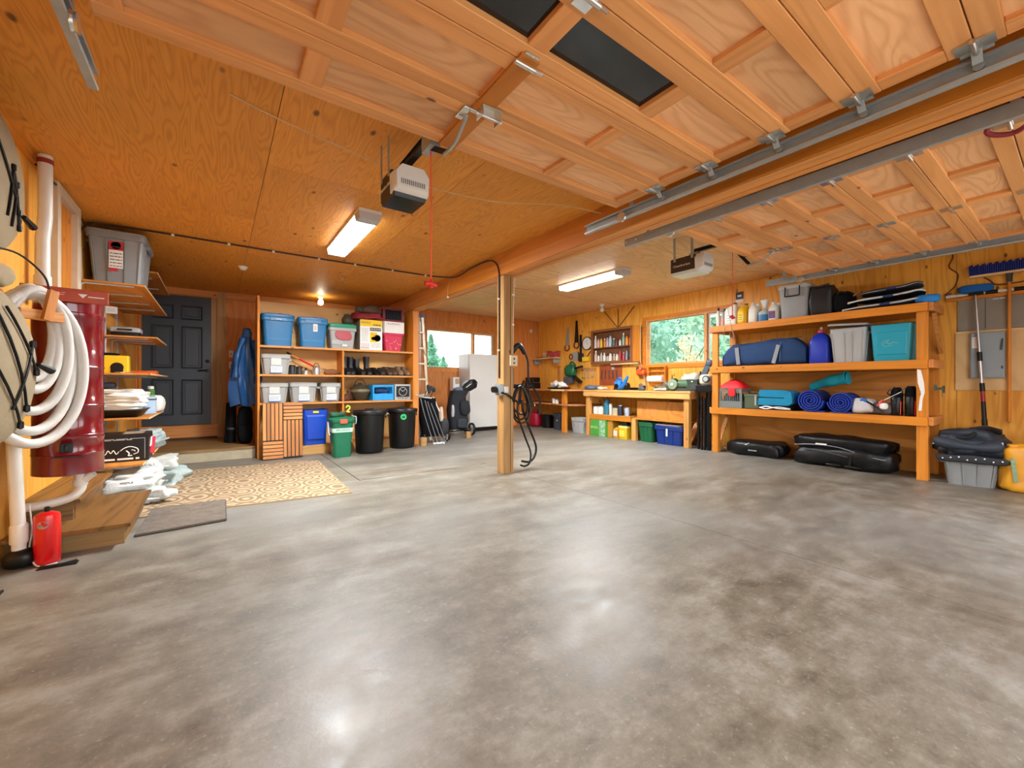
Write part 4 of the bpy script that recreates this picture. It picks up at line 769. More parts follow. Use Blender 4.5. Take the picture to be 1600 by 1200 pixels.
t = thing('clock_box', 'grey boxed dial clock standing at right end of lower shelf', 'clock', (2.575, 6.94, .78)); B(-.14, .14, -.12, .12, 0, .265).build('case', LGREY, t, bev=.004); B(-.115, .115, -.123, -.12, .05, .235).build('dial', BLK, t); MB().tube([(.07*math.cos(k*PI/12), -.125, .142+.07*math.sin(k*PI/12)) for k in range(24)], .003, 5, True).bar((0, -.125, .142), (.045, -.125, .185), .004, .003, (0, 1, 0)).bar((0, -.125, .142), (-.05, -.125, .18), .004, .003, (0, 1, 0)).build('hands', PAPER, t); lines(t, -.09, .09, -.1215, (.02, .032), INK, .006, 3)
# foot of the shelving
t = thing('deck_tiles', 'tall pair of teak slat deck tiles leaning on the shelving', 'deck panel', (.50, 6.56, 0), -.03)
t.rotation_euler = (R(-5), 0, -.03)
for cx in (0, 1):
    for k in range(5):
        x = cx*.25+.004+k*.0495; z0, z1 = (.27, .78) if cx == 0 else (.03, .54); B(x, x+.039, 0, .018, z0, z1).build('slat', TEAK, t, bev=.003, seg=1)
    for k in range(5):
        z = (.015 if cx == 0 else .55)+k*.0495; B(cx*.25+.004, cx*.25+.247, 0, .018, z, z+.039).build('slat', TEAKX, t, bev=.003, seg=1)
B(.004, .495, .019, .028, .012, .785).build('base_grid', BLK, t)
t = tote('recycling_bin', 'royal blue bin tilted forward under the shelving', 'bin', .37, .33, .53, mat('royal_blue_plastic', '#0d47bd', .35), mat('royal_blue_plastic', '#1250c8', .35), (1.21, 6.97, .131), 0, .88, .03, ribs=False, lidded=False)
MB().loft([[(-.12, -.160, .08), (.12, -.160, .08), (.13, -.168, .45), (-.13, -.168, .45)], [(-.11, -.166, .09), (.11, -.166, .09), (.12, -.174, .43), (-.12, -.174, .43)]], False).build('front_panel', mat('royal_blue_plastic', '#1250c8', .35), t, bev=.004); B(-.04, .04, -.172, -.165, .48, .51).build('label_print', YEL, t)
GB = mat('green_bin_plastic', '#0d6646', .4)
t = thing('compost_bin', 'green handled bin with red sticker and white band before the shelving', 'bin', (1.46, 6.34, 0))
MB().loft([rr(.115, .12, .04, 0), rr(.135, .14, .045, .36), rr(.145, .15, .045, .5), rr(.165, .165, .05, .505), rr(.168, .168, .05, .53)]).build('body', GB, t); MB().loft([rr(.172, .172, .05, .53), rr(.172, .172, .05, .55), rr(.14, .14, .05, .575), rr(.06, .06, .03, .58)]).build('lid', GB, t)
B(-.045, .05, -.178, -.17, .49, .55).build('sticker', mat('orange_red_sticker', '#e2563c', .5), t); MB().loft([rr(.141, .146, .045, .36), rr(.146, .151, .045, .42)], True, False).build('white_band', mat('pale_green_band', '#bfe3d2', .5), t); lettering('BROWN\'S', .042, GB, t, (0, -.152, .392), sx=1.0)
MB().tube(crv([(-.172, 0, .5), (-.182, -.08, .45), (-.19, -.12, .38), (-.172, -.12, .33)]), .006).build('handle', WHT, t); MB().tube(crv([(.172, 0, .56), (.2, -.05, .57), (.2, -.05, .47), (.172, -.02, .47)]), .006).build('handle', WHT, t)
MB().soft(.2, .16, .07, .5, .01, 2, c=(-.05, 0, .575)).build('lid_grip', mat('dark_green', '#155238', .5), t)
MB().tube(crv([(.045, -.12, .71), (.065, -.12, .735), (.095, -.12, .72), (.09, -.12, .69), (.065, -.12, .665), (.06, -.12, .65), (.1, -.12, .648)]), .011, 8).build('yellow_tie', mat('neon_yellow', '#c9d63c', .5), t)
MB().tube(crv([(-.06, -.1, .63), (0, -.12, .66), (.06, -.12, .64)]), .006).build('brown_cord', mat('brown_cord', '#6b4a3a'), t)
def barrel(label, x, y, sticker):
    t = thing('waste_bin', label, 'bin', (x, y, 0)); MB().lathe([(.18, 0), (.195, .012), (.2, .03), (.225, .60), (.226, .62)], 36).build('barrel', BLK, t); MB().lathe([(.232, .585), (.245, .59), (.248, .625), (.236, .645), (.15, .652), (.06, .655), (.004, .655)], 36).build('lid', BLK, t)
    for s_ in (-1, 1):
        MB().tube(crv([(s_*.238, -.05, .56), (s_*.262, -.03, .58), (s_*.262, .03, .58), (s_*.238, .05, .56)]), .008).build('handle', mat('tan_strap', '#b59a7c'), t); MB().bar((s_*.242, -.03, .52), (s_*.25, -.03, .64), .02, .006, (0, 1, 0)).build('clasp', BLKM, t)
    MB().box(-.06, .06, -.02, .02, .655, .675).build('lid_grip', BLK, t)
    if sticker:
        MB().add([(.227*math.sin(a_), -.227*math.cos(a_), z_) for a_, z_ in [(-.25+.21*math.cos(k*PI/12), .52+.046*math.sin(k*PI/12)) for k in range(24)]], [list(range(24))]).build('green_sticker', mat('bright_green', '#27c46a', .5), t)
        MB().add([(.2285*math.sin(a_), -.2285*math.cos(a_), z_) for a_, z_ in [(-.25+.12*math.cos(k*PI/12), .515+.022*math.sin(k*PI/12)) for k in range(24)]], [list(range(24))]).build('sticker_mark', mat('dark_green', '#155238', .5), t)
barrel('round black waste bin without sticker in front of the shelving', 1.91, 6.47, False); barrel('round black waste bin with green round sticker', 2.50, 6.66, True)
# coat, backpack, switches
t = thing('blue_raincoat', 'blue raincoat hanging from end of the shelving wall', 'coat', (.34, 7.25, .74)); mb = MB(); rg = []
for k in range(13):
    q = k/12; hw = .185-.125*q**1.2+.02*math.sin(q*5); hd = .10-.04*q; cx = .02+.0*q-(.03*math.sin(q*3)); r_ = []
    for i in range(40):
        a_ = 2*PI*i/40; f = 1+.20*(1-q*.4)*math.sin(6*a_+q*2.5+1.4*math.sin(a_*3))+.09*math.sin(13*a_+q*4); r_.append((cx+hw*f*math.cos(a_), hd*f*math.sin(a_), 1.13*q+(.02*math.sin(5*a_) if k == 0 else 0)))
    rg.append(r_)
CO = mat('raincoat_blue', '#10487f', .42, var=.3); mb.loft(rg).build('body', CO, t)
MB().tube(crv([(.10, -.06, .95), (.145, -.10, .7), (.15, -.1, .45), (.13, -.11, .3)]), lambda q: .04+.012*math.sin(q*18)+.01*q, 12).build('sleeve', CO, t); MB().tube(crv([(-.03, -.07, .98), (-.11, -.1, .72), (-.13, -.1, .4)]), lambda q: .04+.012*math.sin(q*15), 12).build('sleeve', CO, t); MB().soft(.13, .12, .16, .8, .02, 5, c=(.02, -.02, .98)).build('hood', CO, t)
t = thing('black_backpack', 'black rucksack standing on the step below the blue raincoat', 'backpack', (.34, 7.38, .165)); MB().soft(.2, .2, .56, .6, .02, 3).build('sack', BLKF, t); MB().soft(.17, .08, .24, .6, .01, 4, c=(0, -.11, .03)).build('front_pocket', BLKF, t); MB().tube(crv([(-.03, -.06, .55), (0, -.08, .62), (.03, -.06, .55)]), .01).build('grab_loop', BLK, t)
t = thing('folded_umbrellas', 'black folded chairs in sleeves beside the rucksack', 'bag', (.17, 7.55, .165)); MB().tube([(0, 0, 0), (.02, 0, .66)], lambda q: .06-.02*q, 12).build('sleeve', BLKF, t); MB().tube([(-.06, .06, 0), (-.03, .05, .6)], .035, 10).build('sleeve', BLKF, t); MB().lathe([(.064, .2), (.064, .23)], 12, (.006, 0, 0)).build('band', INK, t)
for lab, z, n in (('single white light switch plate left of the raincoat, upper one', 1.5, 1), ('double white light switch plate left of the raincoat, lower one', 1.31, 2)):
    t = thing('light_switch', lab, 'switch', (.155, YB-.001, z)); B(0, .06*n, -.006, 0, 0, .115).build('plate', WHT, t, bev=.002)
    for k in range(n): B(.02+.06*k, .04+.06*k, -.012, -.006, .035, .08).build('rocker', LGREY, t)
# ladder and golf carts
t = thing('step_ladder', 'aluminium step ladder with blue top leaning beside the shelving', 'ladder', (2.955, 7.12, 0))
FR, FL = ((.265, .02, 0), (.10, .0, 2.27)), ((-.02, .02, 0), (.03, .0, 2.27))
LAD = mat('ladder_aluminium', '#d0c4ac', .4, .2); MB().bar(*FR, .022, .05).build('rail', LAD, t); MB().bar(*FL, .02, .05).build('rail', LAD, t); MB().bar((.2, .36, 0), (.09, .06, 2.2), .02, .04).build('rear_leg', ALU, t)
for k in range(1, 8):
    q = k/8; z = 2.27*q; xr = .265-.165*q; xl = -.02+.05*q; B(xl-.005, xr-.005, -.06, .03, z-.016, z+.016).build('step', LAD, t, bev=.002, seg=1)
B(.0, .13, -.05, .08, 2.27, 2.31).build('top_cap', mat('ladder_blue', '#1d3f8f', .4), t, bev=.005); MB().bar((.18, -.0, 1.56), (.09, -.04, 1.7), .02, .006).build('brace', ALU, t)
def wheel(t, c, r_, m_=BLK, hub=LGREY, ax='x', w_=.03):
    mb = MB(); prof = [(r_-.03, -w_/2), (r_-.006, -w_/2), (r_, 0), (r_-.006, w_/2), (r_-.03, w_/2), (r_-.03, -w_/2)]; wh = mb.lathe(prof, 26, c, ax).build('wheel', m_, t)
    mb = MB().lathe([(.02, -w_*.6), (.02, w_*.6)], 12, c, ax)
    for k in range(8):
        a_ = k*PI/4; dv = (0, math.cos(a_), math.sin(a_)) if ax == 'x' else (math.cos(a_), 0, math.sin(a_)); mb.bar(c, [c[i]+dv[i]*(r_-.02) for i in range(3)], .012, .008, (1, 0, 0) if ax == 'x' else (0, 1, 0))
    mb.build('spokes', hub, wh)
t = thing('golf_trolley', 'black golf bag on trolley beside the white fridge', 'golf cart', (4.04, 7.42, 0)); t.scale = (1.28, 1, 1)
wheel(t, (.16, -.05, .13), .13, ax='x'); wheel(t, (-.28, -.02, .10), .10, ax='x'); wheel(t, (-.02, -.28, .08), .08, ax='x')
MB().tube([(-.28, -.02, .1), (.16, -.05, .13)], .012).tube(crv([(-.05, -.25, .12), (-.05, .0, .3), (-.02, .12, .75), (.06, .05, 1.03)]), .014).tube([(-.05, 0, .2), (.14, -.04, .13)], .01).build('frame', BLKM, t)
MB().loft([rr(.14, .12, .07, .14, -.08, 0), rr(.16, .13, .08, .3, -.07, 0), rr(.15, .12, .08, .55, -.10, 0), rr(.13, .11, .07, .8, -.08, 0), rr(.14, .12, .07, .92, -.04, 0)]).build('bag', mat('dark_navy_cloth', '#14181f', .8, var=.2), t)
MB().soft(.17, .1, .3, .6, .01, 4, c=(.0, -.13, .42)).build('side_pocket', mat('dark_navy_cloth', '#14181f', .8), t); MB().soft(.2, .1, .2, .6, .01, 5, c=(-.05, -.13, .17)).build('front_pocket', mat('slate_cloth', '#2a3038', .8), t); MB().soft(.05, .06, .25, .7, .01, 6, c=(-.20, -.1, .4)).build('grey_panel', LGREY, t)
MB().soft(.2, .12, .09, .7, .02, 7, c=(-.06, -.03, .9)).build('towel', mat('slate_blue_cloth', '#5a6578', .9), t)
MB().loft([rr(.05, .07, .04, 0), rr(.09, .1, .05, .08), rr(.10, .11, .05, .2), rr(.05, .05, .03, .29)]).build('hood', BLK, t, (.0, -.04, .93), (0, R(52), 0)); MB().tube(crv([(.02, -.14, .98), (.12, -.14, 1.06), (.24, -.1, 1.06)]), .008).build('hood_piping', LGREY, t)
t = thing('golf_trolley', 'folded golf trolley with silver tubes beside the black waste bin', 'golf cart', (3.06, 6.76, 0))
wheel(t, (.34, .05, .12), .12, ax='x'); wheel(t, (-.1, .1, .10), .10, ax='x')
MB().loft([rr(.16, .10, .07, .12, .05, .1), rr(.17, .12, .07, .4, .02, .1), rr(.15, .11, .06, .8, -.04, .1)]).build('bag', BLKF, t); MB().soft(.16, .14, .3, .7, .01, 6, c=(.26, -.0, .14)).build('side_pouch', mat('charcoal_cloth', '#26282c', .8), t); MB().soft(.07, .1, .26, .7, .01, 7, c=(.20, .0, .38)).build('cream_panel', mat('cream_cloth', '#c4b09a', .8), t)
MB().tube(crv([(.06, .02, .82), (.14, .0, .62), (.24, -.02, .44)]), .012).build('white_piping', WHT, t)
mb = MB()
for k, (x0, x1) in enumerate(((-.20, -.0), (-.12, .08), (-.07, .16), (.0, .23))): mb.tube(crv([(x0, -.02, .80-.03*k), (x0*.6+x1*.4, -.06, .45), (x1-.01, -.12, .06), (x1+.02, -.16, .03), (x1+.05, -.15, .06)]), .0075, 8)
mb.build('silver_tubes', mat('grey_tube', '#7d8084', .4, .5), t); mb = MB()
for k in range(4): mb.soft(.05, .07, .035, .7, .003, k, c=(.0+.055*k, -.16, .001))
mb.build('tube_feet', WHT, t); MB().tube(crv([(-.28, -.02, .86), (-.15, -.04, .82), (0, -.04, .80)]), .012).build('cross_tube', LGREY, t)
mb = MB()
for k, (x, z) in enumerate(((-.02, 1.0), (.04, .98), (.09, .95), (.0, .93))): mb.tube([(x-.08, .08, .78), (x, .06, z)], .008, 6); mb.soft(.06, .05, .09, .7, .005, k, c=(x, .06, z-.05))
mb.build('club_heads', mat('charcoal_cloth', '#26282c', .8), t)
t = thing('small_carton', 'pale carton with brown print standing between fridge and wall', 'carton', (4.36, 8.3, 0)); B(-.1, .06, -.08, .08, 0, 1.2).build('carton', PAPER, t, bev=.003); B(-.05, .05, -.082, -.08, 1.05, 1.17).build('print', mat('pale_brown_print', '#b09a80'), t)
t = thing('wood_block', 'short offcut wood block on floor beneath the golf bag', 'block', (3.98, 7.05, 0)); B(-.05, .05, -.03, .03, 0, .12).build('block', POST, t, bev=.003); B(-.05, .05, -.031, -.03, .05, .054).build('saw_mark', INK, t)
t = thing('wood_block', 'offcut wood block on floor between waste bin and folded trolley', 'block', (2.84, 6.58, 0)); B(-.05, .05, -.04, .04, 0, .14).build('block', POST, t, bev=.003); B(-.05, .05, -.041, -.04, .06, .064).build('saw_mark', INK, t)
FRW = mat('fridge_enamel', '#d9d8d4', .3, var=.02)
t = thing('fridge', 'tall white upright fridge in front of the back window', 'fridge', (4.51, 7.92, 0)); B(0, .78, .06, .52, .05, 1.72).build('cabinet', FRW, t, bev=.008); B(0, .78, 0, .052, .085, 1.715).build('door', FRW, t, bev=.01); B(.02, .76, .03, .06, .02, .08).build('toe_grille', BLK, t); B(.70, .715, -.03, 0, .7, 1.1).build('handle', WHT, t, bev=.004)
for x in (.05, .72): MB().lathe([(.02, 0), (.02, .05)], 12, (x, .12, 0)).lathe([(.02, 0), (.02, .05)], 12, (x, .46, 0)).build('foot', BLK, t)
# ---------------------------------------------------------------- right wall: shelf rack and its load
RZ = -PI/2
t = thing('shelf_rack', 'heavy orange stained lumber shelf rack along the right wall', 'shelving', (0, 0, 0))
XF, XB, YA, YZ = 6.255, 6.84, 1.02, 3.42
for z in (1.935, 1.315, .69):
    B(XF-.04, XF, YA-.0, YZ, z-.095, z).build('front_rail', LUMY, t, bev=.003); B(XB-.04, XB, YA, YZ, z-.095, z).build('back_rail', LUMY, t, bev=.003)
    B(XF, XB-.04, YA-.038, YA, z-.09, z).build('end_rail', LUMX, t, bev=.003); B(XF, XB-.04, YZ, YZ+.038, z-.09, z).build('end_rail', LUMX, t, bev=.003)
    B(XF, XB-.04, YA, YZ, z-.02, z-.003).build('deck', PLYL, t)
for x in (XF+.002, XB-.042):
    for y in (YA+.001, YZ-.095): B(x, x+.038, y, y+.094, 0, 1.84).build('post', LUMZ, t, bev=.003)
B(XF+.042, XF+.08, YA+.001, YA+.04, 0, .59).build('post_doubler', LUMZ, t, bev=.003); B(XF+.042, XF+.08, YZ-.095, YZ-.055, 0, 1.22).build('post_doubler', LUMZ, t, bev=.003)
for z0, z1 in ((1.40, 1.83),): MB().bar((XF+.16, YA-.02, z1), (XB-.06, YA-.02, z0), .02, .035, (0, 1, 0)).build('brace', LUMX, t)
MB().bar((XF+.1, YZ-.02, .05), (XB-.1, YZ-.02, .58), .03, .06, (0, 1, 0)).build('brace', LUMX, t)
B(XB-.03, XB-.018, YA+.1, YZ-.1, 0, .594).build('back_sheet', PLYL, t); B(XB-.03, XB-.018, YA+.1, YZ-.1, .70, 1.21).build('back_sheet', PLYL, t)
zt, zm, zl = 1.937, 1.317, .692
def X(n, lab, cat, x, y, z, rz=RZ, g=None): return thing(n, lab, cat, (x, y, z), rz, g)
def jug(label, y, z, w_, d_, h, m_, cap, x=6.38, neck=(0, .02), handle=True, band=None):
    t = X('jug', label, 'jug', x, y, z); W, D = w_/2, d_/2
    MB().loft([rr(W*.95, D*.95, .03, 0), rr(W, D, .035, .01), rr(W, D, .035, h*.62), rr(W*.86, D*.8, .035, h*.76), rr(W*.42, D*.42, .025, h*.88, neck[0], neck[1]), rr(.022, .022, .02, h*.93, neck[0], neck[1]), rr(.02, .02, .019, h*.95, neck[0], neck[1])]).build('body', m_, t)
    MB().lathe([(.024, h*.94), (.024, h), (.004, h*1.002)], 14, (neck[0], neck[1], 0)).build('cap', cap, t)
    if handle: MB().tube(crv([(W*.3, 0, h*.85), (W*.75, 0, h*.88), (W*.95, 0, h*.72), (W*.9, 0, h*.58)]), .012, 8).build('handle', m_, t)
    if band: printed(t, -W*.75, W*.55, -D-.0005, h*.12, h*.5, band[0], 'label_print'); lines(t, -W*.5, W*.4, -D-.002, (h*.2, h*.3, h*.42), band[1], .008, int(y*10)); 
    return t
MILK = mat('milky_plastic', '#dedad0', .4, var=.05)
t = X('spray_bottle', 'slim pale bottle with brown cap at far end of rack top', 'bottle', 6.36, 3.375, zt); MB().lathe([(.028, 0), (.03, .01), (.03, .2), (.015, .25)], 16).build('body', MILK, t); MB().lathe([(.017, .25), (.017, .3), (.003, .302)], 12).build('cap', mat('brown_cap', '#3d1f16'), t)
t = X('spray_bottle', 'grey and pink trigger spray bottle near far end of rack top', 'bottle', 6.36, 3.295, zt); MB().lathe([(.036, 0), (.038, .01), (.038, .15), (.02, .21), (.014, .23)], 16).build('body', mat('grey_bottle', '#a49c96', .4), t); MB().box(-.012, .03, -.045, .02, .23, .27).build('trigger_head', mat('grey_head', '#6a6660'), t, bev=.005); MB().lathe([(.039, .03), (.039, .12)], 16).build('label_band', mat('pink_label', '#c98a7c', var=.4, vs=30), t)
t = X('sign_card', 'small dark card with white tag pinned on wall above the white jugs', 'card', XR-.002, 3.3, 2.42); B(-.06, .06, -.004, 0, 0, .12).build('card', mat('dark_card', '#2f2020'), t); B(-.03, .03, -.005, -.004, .04, .07).build('mark', PAPER, t); B(-.06, .06, -.004, 0, -.05, 0).build('tag', PAPER, t)
jug('large white jug with black strap on rack top', 3.16, zt, .19, .18, .34, MILK, BLK, neck=(.03, .0), band=(PAPER, GINK))
jug('bright yellow oil jug on rack top', 2.995, zt, .125, .2, .30, mat('yellow_jug', '#e9b50f', .35, var=.05), BLK, neck=(.03, 0), band=(mat('yellow_label', '#f0c530'), INK))
jug('plain white jug beside the yellow oil jug on rack top', 2.845, zt, .125, .18, .30, MILK, WHT, neck=(-.02, 0))
t = jug('clear jug half full of blue fluid on rack top', 2.71, zt, .13, .17, .20, mat('clear_blue_plastic', '#a9b8bd', .3), WHT, handle=False); MB().loft([rr(.066, .086, .035, .008), rr(.066, .086, .035, .10)]).build('blue_fluid', mat('washer_fluid', '#2a6f9f', .3), t); MB().loft([rr(.02, .02, .015, .2), rr(.05, .045, .02, .31)], True, False).build('funnel', mat('clear_funnel', '#d5d5d2', .3), t)
jug('white jug with blue and orange label beside the grey cooler box', 2.575, zt, .125, .18, .265, MILK, WHT, neck=(-.02, 0), band=(mat('blue_label', '#2a3a80'), ORNG))
t = X('cooler_box', 'grey cooler box with black swing handle on rack top', 'cooler', 6.46, 2.325, zt)
MB().loft([rr(.15, .155, .03, 0), rr(.17, .175, .035, .40)]).build('body', mat('cooler_grey', '#96989a', .45), t); MB().loft([rr(.178, .183, .035, .40), rr(.18, .185, .035, .43), rr(.165, .17, .03, .455)]).build('lid', mat('cooler_lid', '#b9bbbb', .4), t); MB().tube(crv([(-.085, -.188, .42), (-.085, -.195, .31), (-.07, -.195, .295), (.07, -.195, .295), (.085, -.195, .31), (.085, -.188, .42)], 4), .008).build('handle', BLK, t)
t = X('tote_bag', 'upright black nylon bag beside the grey cooler box', 'bag', 6.48, 2.035, zt); MB().soft(.25, .30, .39, .35, .02, 3, fr=8).build('bag', mat('black_nylon', '#1d1e22', .45, var=.3), t); MB().bar((-.1, -.13, .37), (.1, -.13, .39), .02, .02).build('rolled_top', mat('black_nylon', '#1d1e22', .45), t)
t = X('helmet_case', 'low black rounded case behind the folded chairs', 'case', 6.5, 1.815, zt); MB().soft(.20, .3, .28, .5, .01, 4).build('case', BLKF, t); MB().tube(crv([(-.04, -.14, .24), (0, -.16, .27), (.04, -.14, .24)]), .008).build('handle', BLK, t)
WB_ = mat('chair_white_tube', '#d9dbdc', .35)
for k, (lab, z, y, m_) in enumerate((('folded navy lawn chair, lowest of the stack on rack top', 0, 1.40, NAVY), ('folded black lawn chair, middle of the stack on rack top', .075, 1.38, BLKF), ('folded dark lawn chair, topmost of the stack on rack top', .15, 1.36, mat('dark_chair_fabric', '#22252b', .8)))):
    t = X('folded_chair', lab, 'chair', 6.46, y, zt+z, RZ, None); t.rotation_euler = (0, R(-1.5*k-1), RZ+.05*k); zz = .02+.012*k
    MB().soft(.66-.06*k, .34, .045, .5, .006, k, c=(0, 0, zz)).build('fabric', m_, t)
    for j, yy in enumerate((-.19, -.165)): MB().tube(crv([(-.38+.03*k, yy, zz-.0+.012*j), (-.2, yy-.01, zz+.018), (.1, yy, zz+.02), (.30-.04*k, yy, zz+.035), (.36-.04*k, yy+.03, zz+.02)]), .0085, 8).build('frame_tube', WB_ if k < 2 or j else INK, t)
    MB().tube(crv([(-.37+.03*k, .19, zz), (.1, .19, zz+.02), (.34-.04*k, .17, zz+.02)]), .011, 8).build('frame_tube', WB_, t); MB().soft(.09, .03, .03, .6, .003, 2, c=(.02, -.205, zz)).build('armrest', mat('navy_grip', '#1d2c60', .5), t)
solo(MB().soft(.16, .12, .09, .7, .03, 4), 'blue_cloth', mat('bright_blue_cloth', '#1f7fd0', .7, var=.25), 'bright blue crumpled cloth at the near end of rack top', 'cloth', (6.33, 1.03, zt), RZ)
# second shelf
t = X('tent_bag', 'long navy blue zipped duffel bag with grey straps on second rack shelf', 'bag', 6.42, 2.745, zm); mb = MB(); rg = []
for k in range(15):
    q = k/14; s_ = min(1, (.55+4*q) if q < .12 else 1, .6+3.5*(1-q) if q > .88 else 1); h_ = (.30+.09*q)*s_; rg.append([(-.555+1.11*q, yy, zz) for yy, zz in [(.14*s_*math.copysign(abs(math.cos(a_))**.6, math.cos(a_)), h_/2+h_/2*math.copysign(abs(math.sin(a_))**.6, math.sin(a_))+.012*math.sin(14*q+3*a_)+.01*noise.noise(Vector((q*9, a_*1.5, 2)))) for a_ in [2*PI*i/24 for i in range(24)]]])
for r_ in rg: r_[:] = [(a, b, max(.0, c)) for a, b, c in r_]
mb.loft(rg).build('bag', NAVY, t)
for x, l in ((-.28, -.05), (.19, .13)): MB().bar((x, -.152, .02), (x+l*.5, -.158, .27), .006, .05, (0, 0, 1)).build('strap', mat('grey_webbing', '#8d8f93', .8), t)
MB().tube([(-.5, -.06, .315), (.5, -.06, .365)], .005, 6).build('zip', INK, t); MB().tube([(.27, -.153, .04), (.28, -.148, .32)], .003, 5).build('seam', mat('pale_blue_stitch', '#5c7fae'), t)
t = X('water_jug', 'royal blue water jug with red cap on second rack shelf', 'jug', 6.42, 2.045, zm); RBL = mat('water_jug_blue', '#0f2fa8', .4)
MB().loft([rr(.10, .11, .03, 0), rr(.105, .115, .03, .015), rr(.105, .115, .03, .27), rr(.07, .08, .03, .36), rr(.04, .05, .03, .39), rr(.03, .03, .025, .40)]).build('body', RBL, t); MB().lathe([(.034, .395), (.036, .43), (.028, .44)], 16).build('cap', mat('red_cap', '#b8203c', .4), t); MB().lathe([(.012, .44), (.016, .455), (.012, .475), (.003, .478)], 12).build('spout', WHT, t); MB().bar((-.09, -.117, .05), (-.09, -.117, .26), .006, .004, (0, 1, 0)).bar((.09, -.117, .05), (.09, -.117, .26), .006, .004, (0, 1, 0)).build('ribs', RBL, t)
t = tote('storage_tote', 'light grey ribbed tote with its lid propped askew on second rack shelf', 'tote', .39, .42, .42, LGREY, LGREY, (6.50, 1.74, zm), RZ, .84, .035, rw=.10, lidded=False); l = MB().loft([rr(.195, .21, .04, 0), rr(.2, .215, .04, .012), rr(.195, .21, .04, .026), rr(.15, .165, .03, .03)]).build('lid', LGREY, t, (-.035, .03, .466), (R(3), R(3), .12)); B(-.02, .02, -.02, .02, .42, .444).build('lid_prop', LGREY, t)
TEAL = mat('teal_plastic', '#0e97b0', .38, var=.04)
t = tote('storage_tote', 'turquoise tote with faint emblem on second rack shelf', 'tote', .40, .40, .42, TEAL, TEAL, (6.49, 1.335, zm), RZ, .86, .03, ribs=False, lidded=False)
MB().loft([[(-.13, -.166, .07), (.13, -.166, .07), (.14, -.182, .34), (-.14, -.182, .34)], [(-.12, -.172, .08), (.12, -.172, .08), (.13, -.187, .33), (-.13, -.187, .33)]], False).build('front_panel', TEAL, t, bev=.004)
EMB = mat('teal_emblem', '#8fc0bb', .5); MB().tube([(-.03+.05*math.cos(k*PI/10), -.185, .205+.035*math.sin(k*PI/10)) for k in range(4, 19)], .0025, 5).tube(crv([(-.06, -.185, .2), (-.03, -.185, .22), (-.02, -.185, .195), (.02, -.185, .21), (.05, -.185, .2), (.07, -.185, .205)]), .003, 5).build('emblem', EMB, t); B(-.19, .19, -.15, .15, .42, .432).build('dark_lid', BLK, t)
# third shelf
t = X('milk_crate', 'grey plastic crate under red cloth on third rack shelf', 'crate', 6.42, 3.15, zl); CG = mat('crate_grey', '#6c7470', .5)
for sx in (-1, 1):
    for sy in (-1, 1): B(sx*.155-.012, sx*.155+.012, sy*.13-.012, sy*.13+.012, 0, .29).build('corner_post', CG, t)
for z, h in ((0, .1), (.25, .04)): MB().box(-.143, .143, -.14, -.128, z, z+h).box(-.143, .143, .128, .14, z, z+h).box(-.165, -.153, -.118, .118, z, z+h).box(.153, .165, -.118, .118, z, z+h).build('rail', CG, t)
mb = MB()
for k in range(10): mb.box(-.13+k*.029-.004, -.13+k*.029+.004, -.136, -.130, .1, .25)
mb.build('bars', CG, t); MB().soft(.26, .2, .22, .5, .01, 3, c=(0, 0, .004)).build('contents', mat('mixed_contents', '#3a3f3c', .7, var=.6, vs=22), t)
t = X('red_cloth', 'bright red peaked cloth draped over the grey crate', 'cloth', 6.42, 3.15, zl+.292); MB().loft([rr(.185, .155, .06, 0), rr(.17, .14, .06, .03), rr(.11, .1, .05, .09), rr(.05, .05, .03, .125), rr(.015, .015, .01, .14)]).build('cloth', mat('bright_red_cloth', '#e01a22', .6, var=.12), t); MB().soft(.1, .02, .14, .6, .01, 2, c=(.03, -.155, -.12)).build('hanging_fold', mat('bright_red_cloth', '#e01a22', .6), t)
t = X('ammo_box', 'small olive box with clasp beside the red draped crate', 'box', 6.40, 2.865, zl); OLV = mat('olive_paint', '#4b5640', .5); B(-.10, .10, -.09, .09, 0, .17).build('body', OLV, t, bev=.006); B(-.105, .105, -.095, .095, .17, .21).build('lid', OLV, t, bev=.005); B(.05, .075, -.1, -.09, .05, .2).build('clasp', GALV, t); MB().tube(crv([(-.05, 0, .21), (-.05, 0, .235), (.05, 0, .235), (.05, 0, .21)], 4), .006).build('handle', OLV, t)
t = X('folded_stool', 'flat black and white folded stool under the teal blanket', 'stool', 6.44, 2.55, zl); MB().soft(.42, .3, .06, .5, .005, 3).build('fabric', BLKF, t); MB().tube(crv([(-.19, -.16, .02), (-.1, -.165, .045), (.05, -.165, .02), (.2, -.16, .015)]), .008).tube(crv([(-.19, -.16, .03), (-.1, -.17, .01), (.05, -.17, .04), (.2, -.165, .02)]), .008).build('white_tubes', WB_, t)
t = X('folded_blanket', 'folded teal blue blanket on third rack shelf', 'blanket', 6.44, 2.55, zl+.062); TB_ = mat('teal_blanket', '#127fa6', .9, var=.15, bump=.5, bs=60)
mb = MB(); mb.prism([(-.21, .0), (.17, .0), (.21, .03), (.215, .075), (.215, .13), (.2, .18), (.14, .205), (-.19, .215), (-.205, .16), (-.195, .115), (.12, .108), (.12, .098), (-.2, .1), (-.215, .05)], 'y', -.15, .15, True); mb.build('folds', TB_, t, bev=.01)
solo(MB().soft(.3, .22, .2, .6, .05, 8), 'grey_jacket', mat('taupe_cloth', '#6f625c', .85, var=.3), 'crumpled taupe jacket behind the folded teal blanket', 'jacket', (6.68, 2.35, zl), RZ)
RB_ = mat('royal_blue_fleece', '#14349c', .85, var=.2, bump=.5, bs=60)
